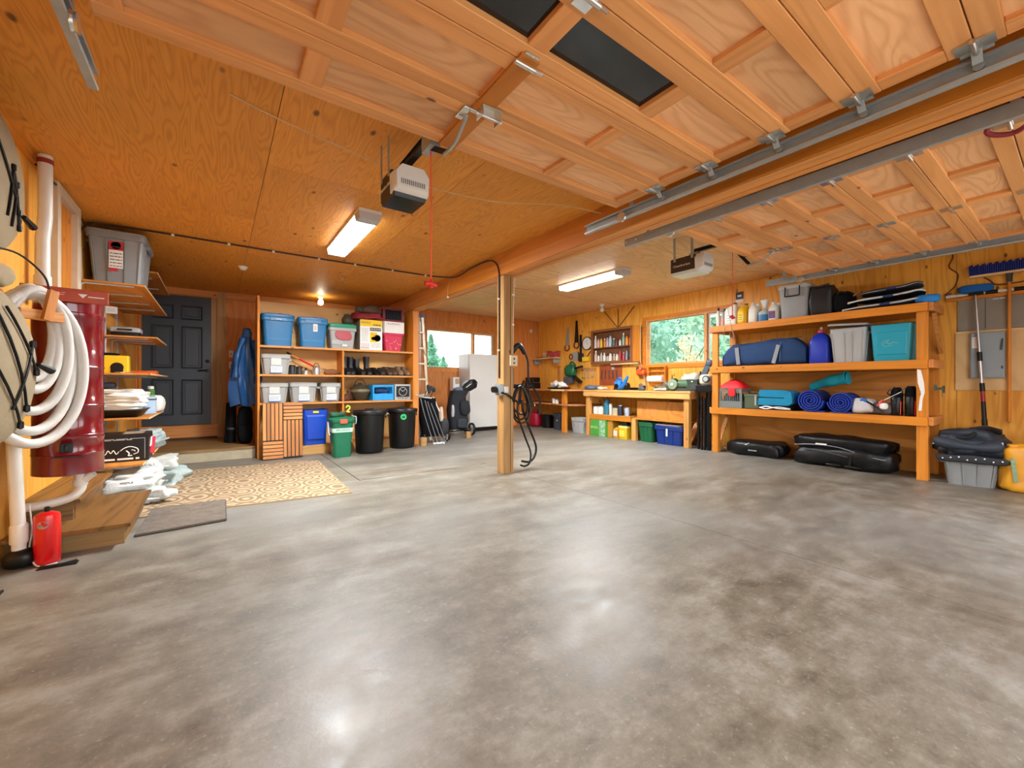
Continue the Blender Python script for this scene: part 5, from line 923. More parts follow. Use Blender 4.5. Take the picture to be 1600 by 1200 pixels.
for lab, y, rb, tail in (('rolled royal blue sleeping bag beside the teal blanket', 2.13, .145, 1), ('rolled royal blue sleeping bag beside the white cloth bag', 1.81, .13, -1)):
    t = X('sleeping_bag', lab, 'sleeping bag', 6.46, y, zl); pts = []
    for k in range(90): a_ = k*.30*tail; r_ = rb*(.12+.88*k/89); pts.append((r_*math.cos(a_-PI/2), r_*math.sin(a_ - PI/2)+rb))
    mb = MB(); th = rb*.05; outer = []; inner = []
    for i, (a, b) in enumerate(pts):
        d = Vector((a, b-rb)).normalized(); w2 = th*(1+.25*noise.noise(Vector((i*.4, 1, y)))); outer.append((a+d.x*w2, max(0.002, b+d.y*w2))); inner.append((a-d.x*w2, max(0.001, b-d.y*w2)))
    mb.prism(outer+inner[::-1], 'y', -.17, .2, True); mb.build('spiral_roll', RB_, t); MB().lathe([(rb*.88, -.148), (rb*.93, .19)], 30, (0, 0, rb), 'y').build('core', mat('shaded_gap_fleece', '#0a1a58', .9, var=.2), t)  # core uses a darker blue: shade between the turns put into its colour
    MB().box(.02*tail-.08, .02*tail+.14, -.16, .18, .0, .012).build('loose_end', RB_, t)
t = X('teal_roll', 'rolled teal towel lying across top of the blue sleeping bags', 'towel', 6.55, 1.98, zl+.30); MB().tube(crv([(-.24, .06, .0), (-.15, .04, .05), (-.02, 0, .09), (.1, -.04, .12), (.19, -.06, .14)], 8), lambda q: .04+.042*q**.7+.005*math.sin(q*14), 18).build('roll', mat('teal_towel', '#129aab', .85, var=.35, bump=.6), t); MB().lathe([(.07, 0), (.07, .012)], 14, (.0, 0, 0), 'x').build('end_fold', mat('teal_towel', '#139fae', .85), t, (.19, -.06, .14)); 
t = X('cloth_bag', 'white and grey cloth bag with blue emblem on third rack shelf', 'bag', 6.40, 1.53, zl); MB().soft(.22, .24, .19, .6, .02, 3, c=(-.06, 0, 0)).build('bag', mat('pale_grey_cloth', '#c3c1c3', .8, var=.12), t); MB().soft(.22, .2, .14, .6, .03, 4, c=(.12, .02, 0)).build('dark_half', mat('taupe_nylon', '#5b5354', .7), t); MB().lathe([(.012, -.012), (.035, -.012), (.035, 0), (.012, 0)], 20, (-.05, -.095, .155), 'y').build('emblem', mat('emblem_blue', '#1d5fae'), t); MB().soft(.08, .1, .08, .7, .01, 5, c=(.13, -.08, .06)).build('white_flap', PAPER, t); MB().tube(crv([(-.02, -.11, .15), (.06, -.12, .1), (.14, -.1, .03)]), .011, 6).build('dark_strap', BLK, t)
for lab, y, h in (('black cylindrical flask with red strap on third rack shelf', 1.295, .32), ('black cylindrical flask nearest the end of third rack shelf', 1.175, .335)):
    t = X('flask', lab, 'flask', 6.36, y, zl); MB().lathe([(.05, 0), (.055, .008), (.055, h*.62), (.048, h*.66)], 20).build('body', BLK, t); MB().lathe([(.052, h*.64), (.056, h*.68), (.05, h*.9), (.03, h), (.004, h)], 20).build('lid', BLKF, t); MB().tube([(.04, -.05, .01), (.045, -.058, h*.5)], .0045, 6).build('red_strap', RED, t); MB().tube(crv([(-.05, -.03, h*.7), (-.07, -.06, h*.8), (-.04, -.06, h*.95)]), .006, 6).build('buckle', BLK, t)
t = X('ski_poles', 'short silver rod with red grip leaning on black flask', 'rod', 6.31, 1.40, zl+.01); MB().tube([(-.04, -.02, .13), (.16, -.02, .26)], .005, 6).build('rod', ALU, t); MB().tube([(-.05, -.02, .09), (-.0, -.02, .16)], .013, 8).build('grip', RED, t)
t = X('torn_paper', 'strip of torn white tape on near front post of the rack', 'tape', XF-.042, 1.07, .76); MB().prism([(-.02, 0), (.005, .0), (.012, .12), (.03, .2), (.025, .3), (.0, .44), (-.03, .45), (-.025, .3), (.0, .2), (-.01, .12)], 'y', -.003, 0).build('strip', PAPER, t); B(-.012, .0, -.0035, -.003, .17, .18).build('stain', INK, t)
t = X('spring_clamp', 'dark green bar clamp gripping the near end of the rack', 'clamp', 6.25, .965, 1.0); MB().bar((0, 0, 0), (.0, .46, .0), .012, .03).build('bar', mat('dark_green_clamp', '#3f5a4c', .4, .3), t); MB().bar((0, .42, -.05), (0, .42, .03), .02, .03).build('jaw', mat('dark_green_clamp', '#3f5a4c', .4), t); MB().bar((0, -.0, -.02), (0, -.0, .04), .02, .03).build('jaw', mat('dark_green_clamp', '#3f5a4c', .4), t); MB().lathe([(.01, 0), (.01, .05)], 10, (0, .42, -.1)).build('screw', mat('orange_screw', '#c98a4a'), t)
cable('shelf_wire', [(6.22, 3.16, 2.2), (6.21, 3.1, 1.9), (6.20, 3.06, 1.75), (6.19, 3.12, 1.66), (6.2, 3.2, 1.7), (6.21, 3.2, 1.9)], .004, mat('grey_wire', '#9a9490'), 'thin grey wire looped over far end of rack top')
# floor bags
def cargo(lab, x, y, w_, d_, h, seed, rz):
    t = X('gear_bag', lab, 'bag', x, y, 0, rz); m_ = mat('black_vinyl', '#0a0b0d', .42, var=.3, bump=.3, bs=25, spec=.35)
    MB().soft(w_, d_, h, .45, .025, seed, fr=5, nu=40).build('bag', m_, t); return t, m_
t, m_ = cargo('black gear bag at far end of floor under the rack', 6.50, 2.86, .78, .40, .21, 3, RZ+.05); MB().tube(crv([(-.2, -.18, .17), (-.15, -.2, .15), (-.08, -.2, .165), (-.04, -.19, .19)]), .008).build('handle', GALV, t); B(-.05, .06, -.208, -.2, .08, .095).build('zip_pull', GALV, t); MB().lathe([(.012, -.01), (.012, .01)], 10, (.08, -.16, .18), 'y').build('buckle', CHR, t)
t, m_ = cargo('big black padded case lying near end of floor under the rack', 6.47, 1.80, 1.02, .46, .27, 6, RZ-.06); MB().soft(1.05, .44, .20, .55, .02, 9, c=(-.04, .02, .19), fr=5, nu=40).build('upper_case', m_, t)
PIP = mat('grey_piping', '#7b8087', .4); MB().tube(crv([(-.50, -.19, .24), (-.3, -.225, .27), (-.02, -.235, .27), (.2, -.235, .22), (.42, -.2, .17), (.46, -.12, .21)]), .006, 6).build('piping', PIP, t); B(-.24, -.12, -.232, -.225, .275, .295).build('white_tag', PAPER, t); MB().tube(crv([(-.42, -.2, .2), (-.2, -.24, .2), (.1, -.245, .16)]), .007, 6).build('zip', INK, t); MB().bar((.14, -.245, .2), (.12, -.25, .04), .02, .012, (0, 1, 0)).build('buckle', BLK, t)
for k in range(2): MB().soft(.16, .03, .03, .8, .003, k, c=(-.05+.2*k, -.245, .03)).build('feet', BLK, t)
# right of the rack
g = tote('storage_tote', 'open grey tote on floor beside the near end of the rack', 'tote', .40, .36, .29, GREY, GREY, (6.45, .735, 0), RZ+.12, .84, .03, ribs=True, lidded=False, rw=.14)
JK = mat('slate_jacket', '#2c3440', .6, var=.2, bump=.3, bs=60)
t = X('jacket_heap', 'heap of dark slate jackets piled on the open grey tote', 'jacket', 6.45, .735, .29, RZ+.12)
MB().soft(.54, .44, .22, .6, .035, 3, fr=7, nu=44, nv=20, c=(0, 0, .01)).build('jacket', JK, t); MB().soft(.40, .32, .14, .6, .035, 5, fr=8, c=(.0, .03, .15)).build('jacket_folds', JK, t)
MB().tube(crv([(-.25, -.14, .16), (-.1, -.22, .13), (.06, -.22, .12), (.2, -.18, .14)]), lambda q: .045+.012*math.sin(q*9), 10).build('sleeve', JK, t); MB().tube(crv([(.0, -.12, .29), (.12, -.08, .31), (.2, .02, .26)]), .022, 8).tube(crv([(-.14, -.16, .2), (-.02, -.2, .21), (.03, -.17, .26)]), .02, 8).build('collar', mat('black_lining', '#0c0d10', .8), t)
MB().soft(.46, .06, .08, .6, .015, 8, c=(.0, -.2, -.05)).build('studded_hem', mat('charcoal_hem', '#24272c', .7), t); mb = MB()
for k in range(8): mb.lathe([(.001, -.238), (.008, -.236), (.008, -.225)], 10, (-.2+.058*k, 0, -.015+.012*(k % 3)), 'y')
mb.build('snaps', CHR, t); mb = MB().bar((-.27, -.16, .12), (-.25, -.16, .17), .012, .012).bar((.21, -.17, .13), (.21, -.17, .18), .012, .012); mb.build('white_tags', PAPER, t)
t = X('soil_bag', 'yellow printed bag standing on floor at the right edge', 'bag', 6.38, .33, 0, RZ+.3); YB_ = mat('mustard_bag', '#dc9a1c', .45, var=.12); MB().soft(.38, .18, .43, .42, .02, 6, fr=8, nu=36, nv=18).build('bag', YB_, t)
MB().soft(.32, .06, .07, .6, .02, 9, fr=12, c=(0, 0, .40)).build('folded_top', YB_, t); B(-.02, .13, -.094, -.088, .12, .34).build('white_label', PAPER, t); lines(t, 0, .11, -.095, (.16, .2, .24, .28), mat('pale_blue_print', '#8fa8d0'), .012, 3); MB().bar((-.12, -.088, .1), (-.14, -.083, .33), .03, .004, (0, 1, 0)).build('side_label', mat('green_white_print', '#7f9a78', .5, var=.5, vs=40), t)
# wall board: panel, brushes
t = X('panel_board', 'pale plywood board framed on right wall behind the breaker box', 'board', XR-.001, .55, .98); B(-.35, .36, -.018, 0, 0, .66).build('board', PALE, t, bev=.002, seg=1); B(-.35, .36, -.024, -.018, .645, .66).build('lip', PALE, t)
t = X('breaker_box', 'grey blue electrical breaker box on the pale plywood board', 'breaker box', XR-.02, .655, 1.115); BX = mat('breaker_grey', '#8d9ba3', .4); B(-.125, .125, -.05, 0, 0, .50).build('box', BX, t, bev=.004); B(-.118, .118, -.056, -.05, .008, .492).build('door', BX, t, bev=.003); MB().bar((.1, -.062, .3), (.11, -.066, .42), .012, .02, (0, 1, 0)).build('latch', INK, t); B(.1, .112, -.06, -.056, .1, .13).build('lock', INK, t); B(-.11, -.06, -.058, -.056, .33, .45).build('notice', PAPER, t); lines(t, -.105, -.065, -.058, (.36, .39, .42), mat('pale_red_print', '#e3a39b'), .005, 3)
t = X('grey_board', 'weathered grey board behind the brush rail on right wall', 'board', XR-.001, .52, 1.66); B(-.36, .36, -.010, 0, -.015, .345).build('board', mat('weathered_grey', '#8b867b', .7, var=.2, vs=5), t); lines(t, -.1, .0, -.0105, (.31,), PAPER, .008, 2); B(-.155, -.15, -.0125, -.0105, 0, .34).build('joint', INK, t)
t = X('pole_rail', 'wooden ledge with white and black pole resting on it on right wall', 'rail', XR-.001, .55, 2.03); B(-.42, .36, -.045, 0, -.035, 0).build('ledge', LUMY, t, bev=.003); MB().tube([(-.42, -.03, .022), (.355, -.03, .022)], .018, 12).build('pole', WHT, t); MB().tube([(.355, -.03, .022), (.365, -.03, .022)], .02, 12).tube([(.08, -.03, .022), (.19, -.03, .022)], .0195, 12).tube([(-.12, -.03, .022), (-.03, -.03, .022)], .0195, 12).build('grip_bands', BLK, t)
t = X('snow_brush', 'blue foam snow brush on silver telescopic pole leaning on right wall', 'brush', XR-.1, .74, 0); FO = mat('blue_foam', '#1763b4', .85, var=.15, bump=.4)
MB().soft(.26, .09, .09, .55, .006, 2, c=(0, .04, 2.06)).build('foam_head', FO, t); B(-.05, .06, -.0, .05, 2.03, 2.06).build('head_bracket', BLK, t); MB().tube([(0, .02, 2.05), (0.0558, -.03, 1.0)], .012, 10).build('pole', ALU, t); MB().tube([(0.0372, -.014, 1.35), (0.0558, -.03, 1.0)], .015, 10).build('lower_pole', ALU, t); MB().tube([(0.0341, -.012, 1.40), (0.0403, -.017, 1.30)], .02, 10).build('clamp', BLK, t); MB().tube([(0.0539, -.028, 1.06), (0.0589, -.032, .97)], .021, 10).build('clamp', BLK, t)
MB().tube([(0.0583, -.032, .98), (0.0645, -.037, .86)], .0175, 10).build('red_label', mat('crimson_band', '#a02030', .4, var=.4, vs=40), t); MB().tube([(0.0645, -.037, .86), (0.0732, -.045, .67)], .019, 10).build('grip', BLK, t); MB().tube([(0.0732, -.045, .67), (0.0769, -.048, .60)], .023, 10).build('grip_end', BLK, t)
t = X('push_broom', 'wide push broom with dark blue bristles hung head up on right wall', 'broom', XR-.08, .50, 0); B(-.28, .26, -.02, .05, 2.22, 2.245).build('head_block', PALE, t, bev=.004); mb = MB()
for k in range(36):
    for j in range(3): mb.bar((-.275+k*.0152, -.01+j*.025, 2.245), (-.28+k*.0155, -.02+j*.034, 2.35+.012*math.sin(k*2.1+j)), .011, .014)
mb.build('bristles', mat('navy_bristle', '#14267a', .8, var=.3), t); MB().tube([(.0, .015, 2.22), (0, .015, .65)], .013, 10).build('handle', LUMZ, t); MB().lathe([(.022, 2.13), (.024, 2.2), (.03, 2.22)], 12, (0, .015, 0)).build('ferrule', INK, t)
cable('wall_wire', [(XR-.01, .93, 2.62), (XR-.01, .92, 2.5), (XR-.01, .95, 2.4), (XR-.01, .88, 2.3), (XR-.01, .90, 2.18), (XR-.012, .94, 2.12), (XR-.012, .98, 2.08), (XR-.012, .93, 2.09)], .006, mat('rust_wire', '#6a3014'), 'reddish brown wire dangling on right wall beside the brushes')
cable('wall_wire', [(XR-.03, .70, 2.24), (XR-.012, .64, 2.18), (XR-.012, .6, 2.13), (XR-.012, .5, 2.12), (XR-.012, .3, 2.13)], .007, mat('rust_wire', '#6a3014'), 'reddish brown wire running behind the push broom')
t = X('baseboard_strip', 'white foam strip on floor against right wall behind yellow bag', 'strip', XR-.03, .42, 0); B(-.2, .16, -.03, .02, 0, .05).build('strip', WHT, t); B(-.2, .16, -.031, -.03, .035, .05).build('tape', INK, t)
cable('rope_loop', [(3.02, .2, 2.40), (3.1, .16, 2.3), (3.15, .22, 2.27), (3.1, .3, 2.3), (3.05, .22, 2.38)], .012, mat('dark_red_cord', '#8a1a26'), 'dark red cord loop hanging from right bay door track')
# ---------------------------------------------------------------- workbench corner
t = thing('workbench', 'long lumber workbench under the right wall window', 'workbench', (0, 0, 0))
B(6.19, XR-.002, 3.74, 6.16, .90, .93).build('top', BENY, t, bev=.003); B(6.20, 6.238, 3.76, 6.14, .80, .899).build('apron', BENY, t, bev=.003); B(6.24, 6.84, 3.76, 3.798, .80, .899).build('apron', LUMX, t, bev=.003); B(6.24, 6.84, 6.10, 6.138, .80, .899).build('apron', LUMX, t)
for x, y, w_ in ((6.24, 3.80, .09), (6.24, 6.01, .09), (6.75, 3.80, .09), (6.75, 6.01, .09)): B(x, x+.088, y, y+w_, 0, .80).build('leg', BENZ, t, bev=.004)
B(6.25, 6.33, 4.86, 4.95, 0, .40).build('leg', BENZ, t, bev=.004)
B(6.25, 6.80, 4.97, 6.0, .415, .44).build('lower_shelf', PLYL, t); B(6.26, 6.80, 3.90, 4.95, .40, .425).build('lower_shelf', PLYL, t); B(6.255, 6.29, 4.97, 6.0, .34, .415).build('shelf_rail', LUMY, t)
MB().bar((6.3, 3.82, .12), (6.7, 3.82, .55), .03, .09, (0, 1, 0)).build('brace', LUMX, t)
t = X('plywood_offcuts', 'plywood sheet leaning inside the workbench above lower shelf', 'board', 6.38, 4.43, .425); B(-.49, .50, 0, .012, 0, .31).build('sheet', PLYL, t); B(-.35, .45, .014, .026, 0, .30).build('sheet', PALE, t); B(-.38, -.06, -.004, .0, .05, .25).build('grey_stain', PLYB, t)
t = thing('corner_counter', 'wooden corner counter with rounded end beside the workbench', 'counter', (0, 0, 0))
poly = [(XR-.002, 6.20), (6.45, 6.20), (6.2, 6.26), (6.03, 6.42), (5.98, 6.62), (6.02, 6.85), (6.12, 7.1), (6.12, 8.42), (XR-.002, 8.42)]
MB().prism(poly, 'z', .90, .935).build('counter_top', CNTR, t, bev=.004); MB().prism([(min(a+.03, XR-.003), b+.02 if b < 6.3 else b) for a, b in poly], 'z', .585, .615).build('lower_shelf', CNTR, t, bev=.004)
B(6.07, 6.15, 6.56, 6.66, .0, .585).build('leg', LUMZ, t, bev=.004); B(6.07, 6.15, 6.56, 6.66, .616, .899).build('leg', LUMZ, t, bev=.004); B(6.16, 6.2, 8.3, 8.4, 0, .585).build('leg', LUMZ, t)
B(5.97, 5.985, 6.5, 6.9, .90, .935).build('edge_strip', PALE, t)
# on the bench
t = X('blue_blower', 'blue and black handheld power blower on the workbench', 'blower', 6.45, 5.33, .93); BB_ = mat('tool_blue', '#1670c0', .4); MB().soft(.17, .16, .2, .75, .005, 2, c=(-.08, 0, 0)).build('housing', BB_, t); MB().tube(crv([(-.02, 0, .06), (.06, -.02, .1), (.12, -.03, .2), (.17, -.03, .27)]), lambda q: .05-.026*q, 12).build('nozzle', BB_, t); MB().lathe([(.05, -.085), (.05, -.07), (.02, -.07)], 16, (-.08, 0, .075), 'y').build('intake', BLK, t); MB().tube(crv([(-.12, 0, .17), (-.1, 0, .23), (-.03, 0, .23), (0, 0, .16)]), .018, 10).build('handle', BB_, t); MB().soft(.11, .13, .15, .7, .005, 3, c=(.10, .02, 0)).build('battery', BLK, t)
t = X('orange_trimmer', 'orange and red garden trimmer head hung beside the cabinet', 'trimmer', XR-.08, 5.15, 1.12); MB().soft(.2, .12, .14, .7, .01, 2, c=(0, 0, .1)).build('guard', ORNG, t); MB().lathe([(.035, -.09), (.04, -.05), (.04, 0)], 14, (.04, 0, .24), 'y').build('motor', mat('salmon_plastic', '#c8704c'), t); MB().tube([(.04, 0, .2), (.10, .03, -.15)], .012, 8).build('shaft', ALU, t); MB().lathe([(.022, 0), (.05, .0), (.05, .02), (.022, .02)], 16, (-.10, .03, .22), 'y').build('coil', INK, t)
t = X('paper_rack', 'open wooden rack on wall holding white paper roll above workbench', 'rack', XR-.001, 4.80, 1.07)
for x in (-.2, .17): B(x, x+.03, -.09, 0, 0, .32).build('side', LUMZ, t)
for z in (.12, .21, .30): B(-.17, .17, -.09, 0, z, z+.015).build('rung', LUMY, t)
MB().lathe([(.002, -.16), (.062, -.16), (.062, .16), (.002, .16)], 22, (0, -.1, .075), 'x').build('paper_roll', PAPER, t)
t = X('tape_dispenser', 'small black and chrome tape dispenser on the workbench edge', 'dispenser', 6.36, 4.80, .93); MB().soft(.14, .09, .07, .6, .006, 2).build('base', mat('dark_grey_case', '#4b4d4e', .4), t); MB().lathe([(.02, -.02), (.045, -.02), (.045, .02), (.02, .02)], 18, (-.01, 0, .09), 'y').build('spool', CHR, t); B(.04, .07, -.02, .02, .05, .09).build('cutter', BLK, t)
t = X('bench_grinder', 'green bench grinder with round wheel guard on the workbench', 'grinder', 6.48, 4.08, .93); GG = mat('machine_green', '#47694c', .4); MB().lathe([(.06, -.1), (.075, -.09), (.075, .09), (.06, .1)], 20, (.06, 0, .12), 'x').build('motor', GG, t); MB().lathe([(.03, -.165), (.1, -.16), (.105, -.15), (.105, -.11), (.03, -.105)], 26, (.0, 0, .115), 'x').build('wheel_guard', GG, t); MB().lathe([(.02, -.172), (.085, -.17), (.085, -.165)], 26, (0, 0, .115), 'x').build('grinding_wheel', LGREY, t); B(-.06, .14, -.07, .07, 0, .05).build('base', INK, t)
MB().lathe([(.004, -.11), (.02, -.108), (.085, -.1), (.09, -.09)], 26, (-.11, 0, .115), 'y').build('wheel_face', mat('grey_green_face', '#7c8f78', .4), t); MB().lathe([(.003, -.122), (.022, -.12), (.024, -.108)], 14, (-.11, 0, .115), 'y').build('hub_nut', PAPER, t)
t = X('green_machine_case', 'dark green machine case on near end of the workbench', 'machine', 6.52, 3.86, .93); B(-.09, .11, -.11, .12, 0, .2).build('case', mat('dark_machine_green', '#2c3d33', .45), t, bev=.01); B(.0, .12, -.13, -.11, .02, .12).build('switch_box', INK, t, bev=.005); MB().lathe([(.012, -.125), (.012, -.11)], 12, (.02, 0, .16), 'y').build('knob', WHT, t)
t = X('bench_saw', 'cream and blue grey bench machine at near end of the workbench', 'machine', 6.40, 3.60, .936); MB().soft(.2, .2, .17, .6, .005, 3, c=(.02, 0, .1)).build('head', mat('cream_machine', '#cfc8b4', .45), t); MB().lathe([(.05, -.118), (.058, -.112), (.058, -.09)], 20, (.06, 0, .19), 'y').build('dial_ring', INK, t); MB().lathe([(.002, -.122), (.038, -.12), (.04, -.11)], 20, (.06, 0, .19), 'y').build('dial', LGREY, t); MB().bar((-.06, 0, .2), (.05, 0, .43), .09, .05, (0, 1, 0)).build('arm', mat('slate_machine', '#4b5566', .45), t, bev=.01); MB().soft(.12, .1, .11, .7, .01, 3, c=(.07, 0, .4)).build('arm_head', mat('slate_machine', '#4b5566', .45), t); MB().tube([(-.12, .05, 0), (-.12, .05, .32)], .014, 8).build('column', BLKM, t); B(-.14, .14, -.06, .12, 0, .1).build('base', BLK, t, bev=.006)
t = thing('bench_stand', 'black steel stand under the near end machine', 'stand', (6.45, 3.62, 0))
for x in (-.12, .14):
    for y in (-.12, .06): B(x-.015, x+.015, y-.015, y+.015, 0, .915).build('leg', BLKM, t)
B(-.16, .18, -.15, .09, .916, .935).build('plate', BLKM, t)
t = X('black_rails', 'bundle of tall black steel rails standing beside the workbench', 'rails', 6.30, 3.54, 0)
for k, x in enumerate((-.06, -.02, .02)): B(x-.012, x+.012, -.03+.02*k, .0+.02*k, 0, .86-.03*k).build('rail', BLKM, t)
mb = MB()
for k in range(6): mb.lathe([(.005, -.036), (.005, -.03)], 8, (-.06, 0, .1+.13*k), 'y')
mb.build('rivets', CHR, t)
t = X('glue_bottle', 'yellow green glue tub with dark nozzle on workbench', 'bottle', 6.5, 4.27, .93); MB().lathe([(.05, 0), (.052, .01), (.052, .07)], 18).build('base', mat('dark_green_tub', '#2e5a34'), t); MB().lathe([(.054, .07), (.054, .15), (.05, .155)], 18).build('tub', mat('lime_yellow', '#c9cf2a', .4), t); MB().lathe([(.03, .155), (.03, .19), (.01, .22), (.008, .28)], 14).build('nozzle', mat('brown_nozzle', '#4a2a1c'), t)
for i, (lab, y, x, m_, w_, d_, h) in enumerate((('heap of pale rags and cable behind the bench grinder', 3.99, 6.62, mat('pale_rag', '#c2bcb0', .8, var=.3), .34, .2, .3), ('crumpled slate blue cloth on far end of the workbench', 6.02, 6.36, mat('slate_blue_cloth', '#5a6578', .9), .28, .2, .09), ('pale gloves beside slate cloth on far end of the workbench', 5.76, 6.34, mat('pale_glove', '#cfc2b2', .8), .18, .12, .06), ('grey coil of hose lying on edge of the workbench', 4.33, 6.27, LGREY, .26, .1, .05), ('small dark tool pile on workbench behind the grey coil', 4.47, 6.5, mat('mixed_tools', '#6a5a3e', .6, var=.8, vs=25), .26, .2, .1), ('grey grinder body lying on workbench', 4.43, 6.62, mat('tool_grey', '#77716c', .5), .16, .14, .16))):
    t = X('bench_clutter', lab, 'clutter', x, y, .93); MB().soft(w_, d_, h, .65, .03, i+3, fr=12).build('pile', m_, t); MB().tube(crv([(-w_*.4, -d_*.45, .01), (0, -d_*.55, .03), (w_*.4, -d_*.45, .012)]), .009, 6).build('cord', m_, t)
t = X('steel_bar', 'long dark steel bar lying at back of the workbench', 'bar', 6.78, 5.5, .93); B(-.3, .3, -.03, .03, 0, .05).build('bar', BLKM, t); MB().lathe([(.012, 0), (.022, .05)], 10, (-.04, 0, .05)).build('hook', INK, t)
# under the bench
CANW = mat('can_white', '#cfccc4', .4, var=.15)
for lab, y, z, r_, h, m_ in (('white paint can at left on workbench lower shelf', 5.93, .44, .055, .15, CANW), ('second white paint can on workbench lower shelf', 5.80, .44, .06, .16, CANW), ('tall teal can on workbench lower shelf', 5.64, .44, .055, .30, mat('teal_can', '#1f6d84', .4)), ('slim white can beside the tall teal can', 5.54, .44, .032, .22, CANW), ('tan tin with label on workbench lower shelf', 5.42, .44, .06, .14, mat('tan_tin', '#b5a98a', .4, var=.2)), ('dark navy jar behind tan tin on workbench shelf', 5.30, .44, .05, .2, mat('navy_jar', '#1c2438', .4)), ('blue white can nearest the plywood sheet', 5.14, .44, .045, .16, mat('bluewhite_can', '#9aa6b8', .4, var=.4, vs=25))):
    t = X('paint_can', lab, 'can', 6.36, y, z); MB().lathe([(r_, 0), (r_, h*.93), (r_*.94, h*.96)], 18).build('can', m_, t); MB().lathe([(r_*1.03, h*.93), (r_*1.03, h), (r_*.8, h*1.0)], 18).build('lid', ALU if h < .25 else INK, t)
t = X('green_carton', 'green printed carton on floor under the workbench', 'carton', 6.36, 5.76, 0); B(-.20, .20, -.13, .13, 0, .33).build('carton', mat('leaf_green_card', '#4f9a3c', .5), t, bev=.003); lettering('SPUDS', .07, mat('pale_green_print', '#b9dca8'), t, (-.1, -.1325, .17)); printed(t, .04, .185, -.130, .01, .32, mat('green_pattern', '#8fb890', .5, var=.9, vs=22)); B(-.19, .19, -.12, .12, .33, .335).build('flap', mat('brown_card', '#8a7a6a', .7), t)
t = X('brown_carton', 'narrow brown carton beside the green printed carton', 'carton', 6.40, 5.49, 0); B(-.06, .06, -.12, .12, 0, .33).build('carton', mat('kraft_card', '#b5842c', .6), t, bev=.003); B(-.058, .058, -.115, .115, .33, .335).build('flap', mat('kraft_card', '#b5842c', .6), t)
solo(MB().soft(.22, .2, .07, .6, .01, 5), 'red_cloth', mat('deep_red_cloth', '#9a1224', .7), 'deep red cloth folded on top of the brown carton', 'cloth', (6.45, 5.52, .336), RZ)
YJ = mat('yellow_tub', '#d8b11e', .4, var=.1)
t = X('yellow_tub', 'yellow tub with black lid under the workbench', 'tub', 6.34, 5.16, 0); MB().loft([rr(.09, .09, .03, 0), rr(.1, .1, .03, .22)]).build('tub', YJ, t); MB().loft([rr(.104, .104, .03, .22), rr(.104, .104, .03, .25)]).build('rim', mat('pale_yellow', '#e6d878'), t); MB().soft(.15, .15, .1, .7, .01, 2, c=(0, 0, .25)).build('black_bag', BLK, t); B(-.06, .06, -.102, -.098, .05, .17).build('print', mat('yellow_print2', '#e8cc50', .5, var=.4, vs=30), t)
t = X('yellow_jug', 'small yellow jug with cream label beside the yellow tub', 'jug', 6.33, 5.33, 0); MB().loft([rr(.055, .08, .02, 0), rr(.058, .083, .02, .17), rr(.03, .03, .02, .21)]).build('jug', mat('amber_jug', '#c28a2a', .4), t); printed(t, -.045, .045, -.083, .05, .15, PAPER); lines(t, -.035, .035, -.0845, (.07, .1, .125), mat('amber_jug', '#c28a2a'), .006, 3)
GBN = mat('dark_green_bin', '#17603a', .45)
t = tote('plastic_bin', 'dark green bin under the middle of the workbench', 'bin', .30, .34, .36, GBN, GBN, (6.45, 4.68, 0), RZ, .85, .03, ribs=True)
t = tote('plastic_bin', 'wide navy blue bin with white strips on top under the workbench', 'bin', .56, .38, .33, mat('navy_bin', '#12307a', .4), mat('navy_bin', '#12307a', .4), (6.48, 4.22, 0), RZ, .88, .03, ribs=True); B(-.25, .2, -.17, -.05, .33, .345).build('white_strips', PAPER, t); B(-.03, .0, -.195, -.19, .15, .28).build('hanging_strip', PAPER, t)
# under the counter
t = X('fuel_can', 'red container in the dark under the corner counter', 'can', 6.42, 7.98, 0); MB().soft(.3, .26, .36, .5, .006, 3).build('body', mat('crimson_plastic', '#a51230', .5), t); MB().tube(crv([(-.06, 0, .34), (-.06, 0, .40), (.06, 0, .40), (.06, 0, .34)]), .014).build('handle', mat('crimson_plastic', '#a51230', .5), t); MB().lathe([(.03, .34), (.03, .38)], 12, (.1, 0, 0)).build('cap', BLK, t)
t = X('black_bucket', 'black bucket in the dark beside the red container', 'bucket', 6.48, 7.60, 0); MB().lathe([(.13, 0), (.16, .3), (.165, .31), (.15, .31), (.12, .02)], 24).build('bucket', BLK, t); MB().tube([(.16*math.cos(k*PI/10), 0, .3+.1*math.sin(k*PI/10)) for k in range(11)], .005, 6).build('bail', GALV, t)
SL = mat('slate_bin', '#3d4a5a', .45)
t = tote('plastic_bin', 'slate blue bin with white tag under the corner counter', 'bin', .24, .28, .38, SL, SL, (6.45, 7.12, 0), RZ, .85, .03, ribs=False); printed(t, -.0, .04, -.12, .2, .27, PAPER)
t = tote('plastic_bin', 'light grey bin with blue label under the rounded counter end', 'bin', .34, .30, .33, LGREY, LGREY, (6.40, 6.40, 0), RZ, .85, .03, ribs=True); printed(t, -.10, -.02, -.125, .12, .26, mat('bin_label_blue', '#8fa6c4')); printed(t, -.09, -.04, -.128, .15, .2, mat('label_blue', '#3d63b0'))
for dy, h_, lab in ((.05, .12, 'taller small white jar on the lower counter shelf'), (-.05, .1, 'shorter small white jar on the lower counter shelf')): t = X('white_jar', lab, 'jar', 6.15, 6.95+dy, .615); MB().lathe([(.038, 0), (.04, h_*.8)], 14).build('jar', MILK, t); MB().lathe([(.042, h_*.8), (.042, h_), (.02, h_*1.02)], 14).build('lid', LGREY, t)
